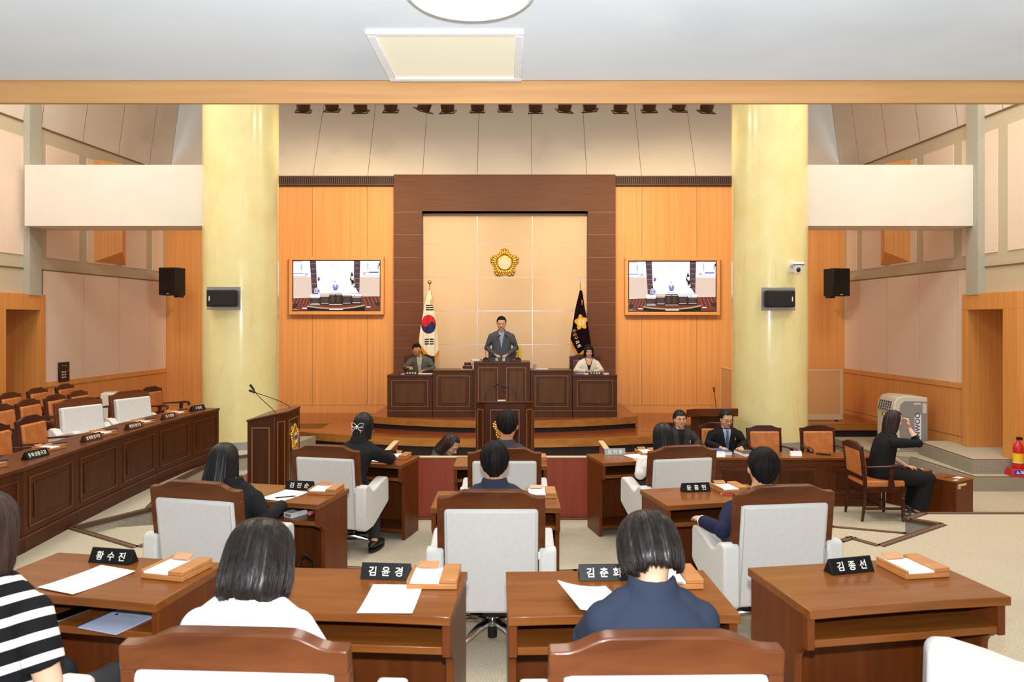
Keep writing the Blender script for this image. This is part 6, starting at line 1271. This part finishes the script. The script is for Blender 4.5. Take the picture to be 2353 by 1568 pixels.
hair(e, T, 'hair_matte', -0.05, 0.018, 0.08, 62, seed=37, prof=((0, 1.0), (-0.03, 0.95), (-0.06, 0.84), (-0.10, 0.72)), tex=0.004, strands=60, rx=0.092, ry=0.105, zt=0.115, amp=0.0018, ragged=0.004, thick=0.010, nape=-0.085, side_at=84, s=1.13)
e, T, jk, bd = person((1.545, 6.74, T0), R(12), 'person with long straight black hair and a pale grey jacket, seated near the lectern', (0, 0, 0.50), (0, 0.04, 0.90), (-0.01, 0.09, 1.015), (12, 0, 0),
    [AR((-0.27, 0.0, 0.70), (-0.16, 0.26, 0.76)), AR((0.24, 0.08, 0.72), (0.12, 0.34, 0.76))], top='cloth_dove', sh=0.16, wide=0.95, vox=0.0075, female=True)
hair(e, T, 'hair_black', -0.30, -0.27, 0.08, 60, seed=41, rx=0.091, ry=0.110, zt=0.120, prof=((0, 1.0), (-0.08, 1.04), (-0.18, 1.08), (-0.3, 1.02)), amp=0.003, ragged=0.012)
# --- middle row
e, T, jk, bd = person((-1.77, 4.85, T1), R(-14), 'person in black with long dark hair falling over the shoulders, seated in the middle row', (0, 0, 0.50), (0.0, 0.05, 0.925), (-0.09, 0.08, 1.04), (10, 0, 0),
    [AR((-0.24, 0.06, 0.70), (-0.10, 0.36, 0.76)), AR((0.26, 0.02, 0.70), (0.22, 0.30, 0.72))], top='cloth_black', sh=0.165, wide=0.98, vox=0.0075, female=True)
hair(e, T, 'hair_black', -0.215, -0.20, 0.08, 60, seed=47, rx=0.094, ry=0.112, zt=0.120, prof=((0, 1.0), (-0.05, 1.06), (-0.12, 1.14), (-0.22, 1.24)), amp=0.005, ragged=0.03)
e, T, jk, bd = person((0.0, 4.60, T1), 0, 'person in a slate suit with short hair, sitting in the middle of the middle row', (0, 0, 0.53), (0.0, 0.02, 0.975), (0.0, 0.03, 1.108), (2, 0, 0), None, top='cloth_navy', sh=0.175, wide=1.05, vox=0.007)
hair(e, T, 'hair_matte', -0.065, 0.012, 0.08, 62, seed=53, prof=((0, 1.0), (-0.03, 0.95), (-0.06, 0.84), (-0.10, 0.72)), tex=0.004, strands=60, rx=0.094, ry=0.106, zt=0.118, amp=0.003, ragged=0.006, thick=0.012, nape=-0.10, side_at=86)
e, T, jk, bd = person((1.72, 4.72, T1), R(7.5), 'person in a navy suit with one hand resting on a white armrest', (0, 0, 0.50), (0.0, 0.04, 0.88), (0.035, 0.05, 1.035), (4, -14, 3),
    [AR((-0.325, -0.14, 0.70), (-0.365, 0.08, 0.70), (0.10, 1, -0.06), (0, 0, 1), 0.35), AR((0.27, 0.02, 0.66), (0.20, 0.28, 0.62))], top='cloth_navyblue', sh=0.185, wide=1.05, vox=0.0045, hs=1.06)
hair(e, T, 'hair_matte', -0.065, 0.010, 0.08, 62, seed=59, prof=((0, 1.0), (-0.03, 0.95), (-0.06, 0.84), (-0.10, 0.72)), tex=0.004, strands=60, rx=0.096, ry=0.108, zt=0.120, amp=0.004, ragged=0.006, thick=0.014, nape=-0.10, side_at=86, s=1.06)
MB().lathe([(0.036, -0.025), (0.037, 0.02)], seg=24, T=Matrix.Translation((-0.363, 0.065, 0.70)) @ Matrix.Rotation(R(-90), 4, 'X')).build('shirt_cuff', 'shirt_white', e)
# --- last row, nearest the gallery
e, T, jk, bd = person((-0.72, 2.36, T2), R(-3), 'person with a glossy dark bob haircut and a white top, seen from behind', (0, 0, 0.50), (-0.03, 0.03, 0.955), (-0.03, 0.11, 1.025), (26, 0, 0), [AR((-0.20, 0.08, 0.70), (-0.07, 0.32, 0.58)), AR((0.20, 0.08, 0.70), (0.07, 0.32, 0.58))], top='cloth_white', sh=0.155, wide=0.95, vox=0.007, female=True, collar=True, hs=1.04)
hair(e, T, 'hair_dark', -0.15, -0.14, 0.05, 56, seed=61, rx=0.108, ry=0.120, zt=0.124, box=0.72, strands=420, thick=0.02, prof=((0, 1.0), (-0.03, 1.04), (-0.07, 1.06), (-0.105, 1.02), (-0.13, 0.92), (-0.15, 0.78), (-0.17, 0.62)), amp=0.0028, ragged=0.006, s=1.06)
e, T, jk, bd = person((0.57, 2.36, T2), R(1), 'person in a navy suit with thick short hair, head bowed over a booklet', (0, 0, 0.50), (0.0, 0.05, 0.975), (0.012, 0.14, 1.055), (32, 4, -4),
    [AR((-0.20, 0.16, 0.76), (-0.05, 0.34, 0.775)), AR((0.20, 0.16, 0.76), (0.08, 0.34, 0.775))], top='cloth_navy', sh=0.155, wide=0.97, vox=0.007, female=True, skin='skin_pale')
hair(e, T, 'hair_dark', -0.10, -0.075, 0.06, 58, seed=67, rx=0.108, ry=0.116, zt=0.124, box=0.8, strands=260, tex=0.002, prof=((0, 1.0), (-0.05, 1.0), (-0.08, 0.92), (-0.11, 0.8)), amp=0.006, ragged=0.014, thick=0.02, nape=-0.085)
e, T, jk, bd = person((-1.60, 2.38, T2), R(-10), 'person in a black and white striped short sleeved knit top', (0, 0, 0.50), (0.0, 0.0, 1.02), (-0.03, 0.03, 1.15), (6, 0, 0),
    [AR((-0.25, 0.02, 0.70), (-0.12, 0.20, 0.57), (1, 0.2, -0.1)), AR((0.235, 0.0, 0.69), (0.08, 0.16, 0.55), (-1, 0.3, -0.1))], top='knit_stripe', sh=0.175, wide=1.04, vox=0.0065, female=True, skin='skin_pale', collar=False, sleeve=0.46, topname='knit_top')
hair(e, T, 'hair_brown', -0.16, -0.15, 0.07, 58, seed=71, rx=0.094, ry=0.112, zt=0.122, prof=((0, 1.0), (-0.08, 1.04), (-0.17, 0.95)), amp=0.004, ragged=0.012)
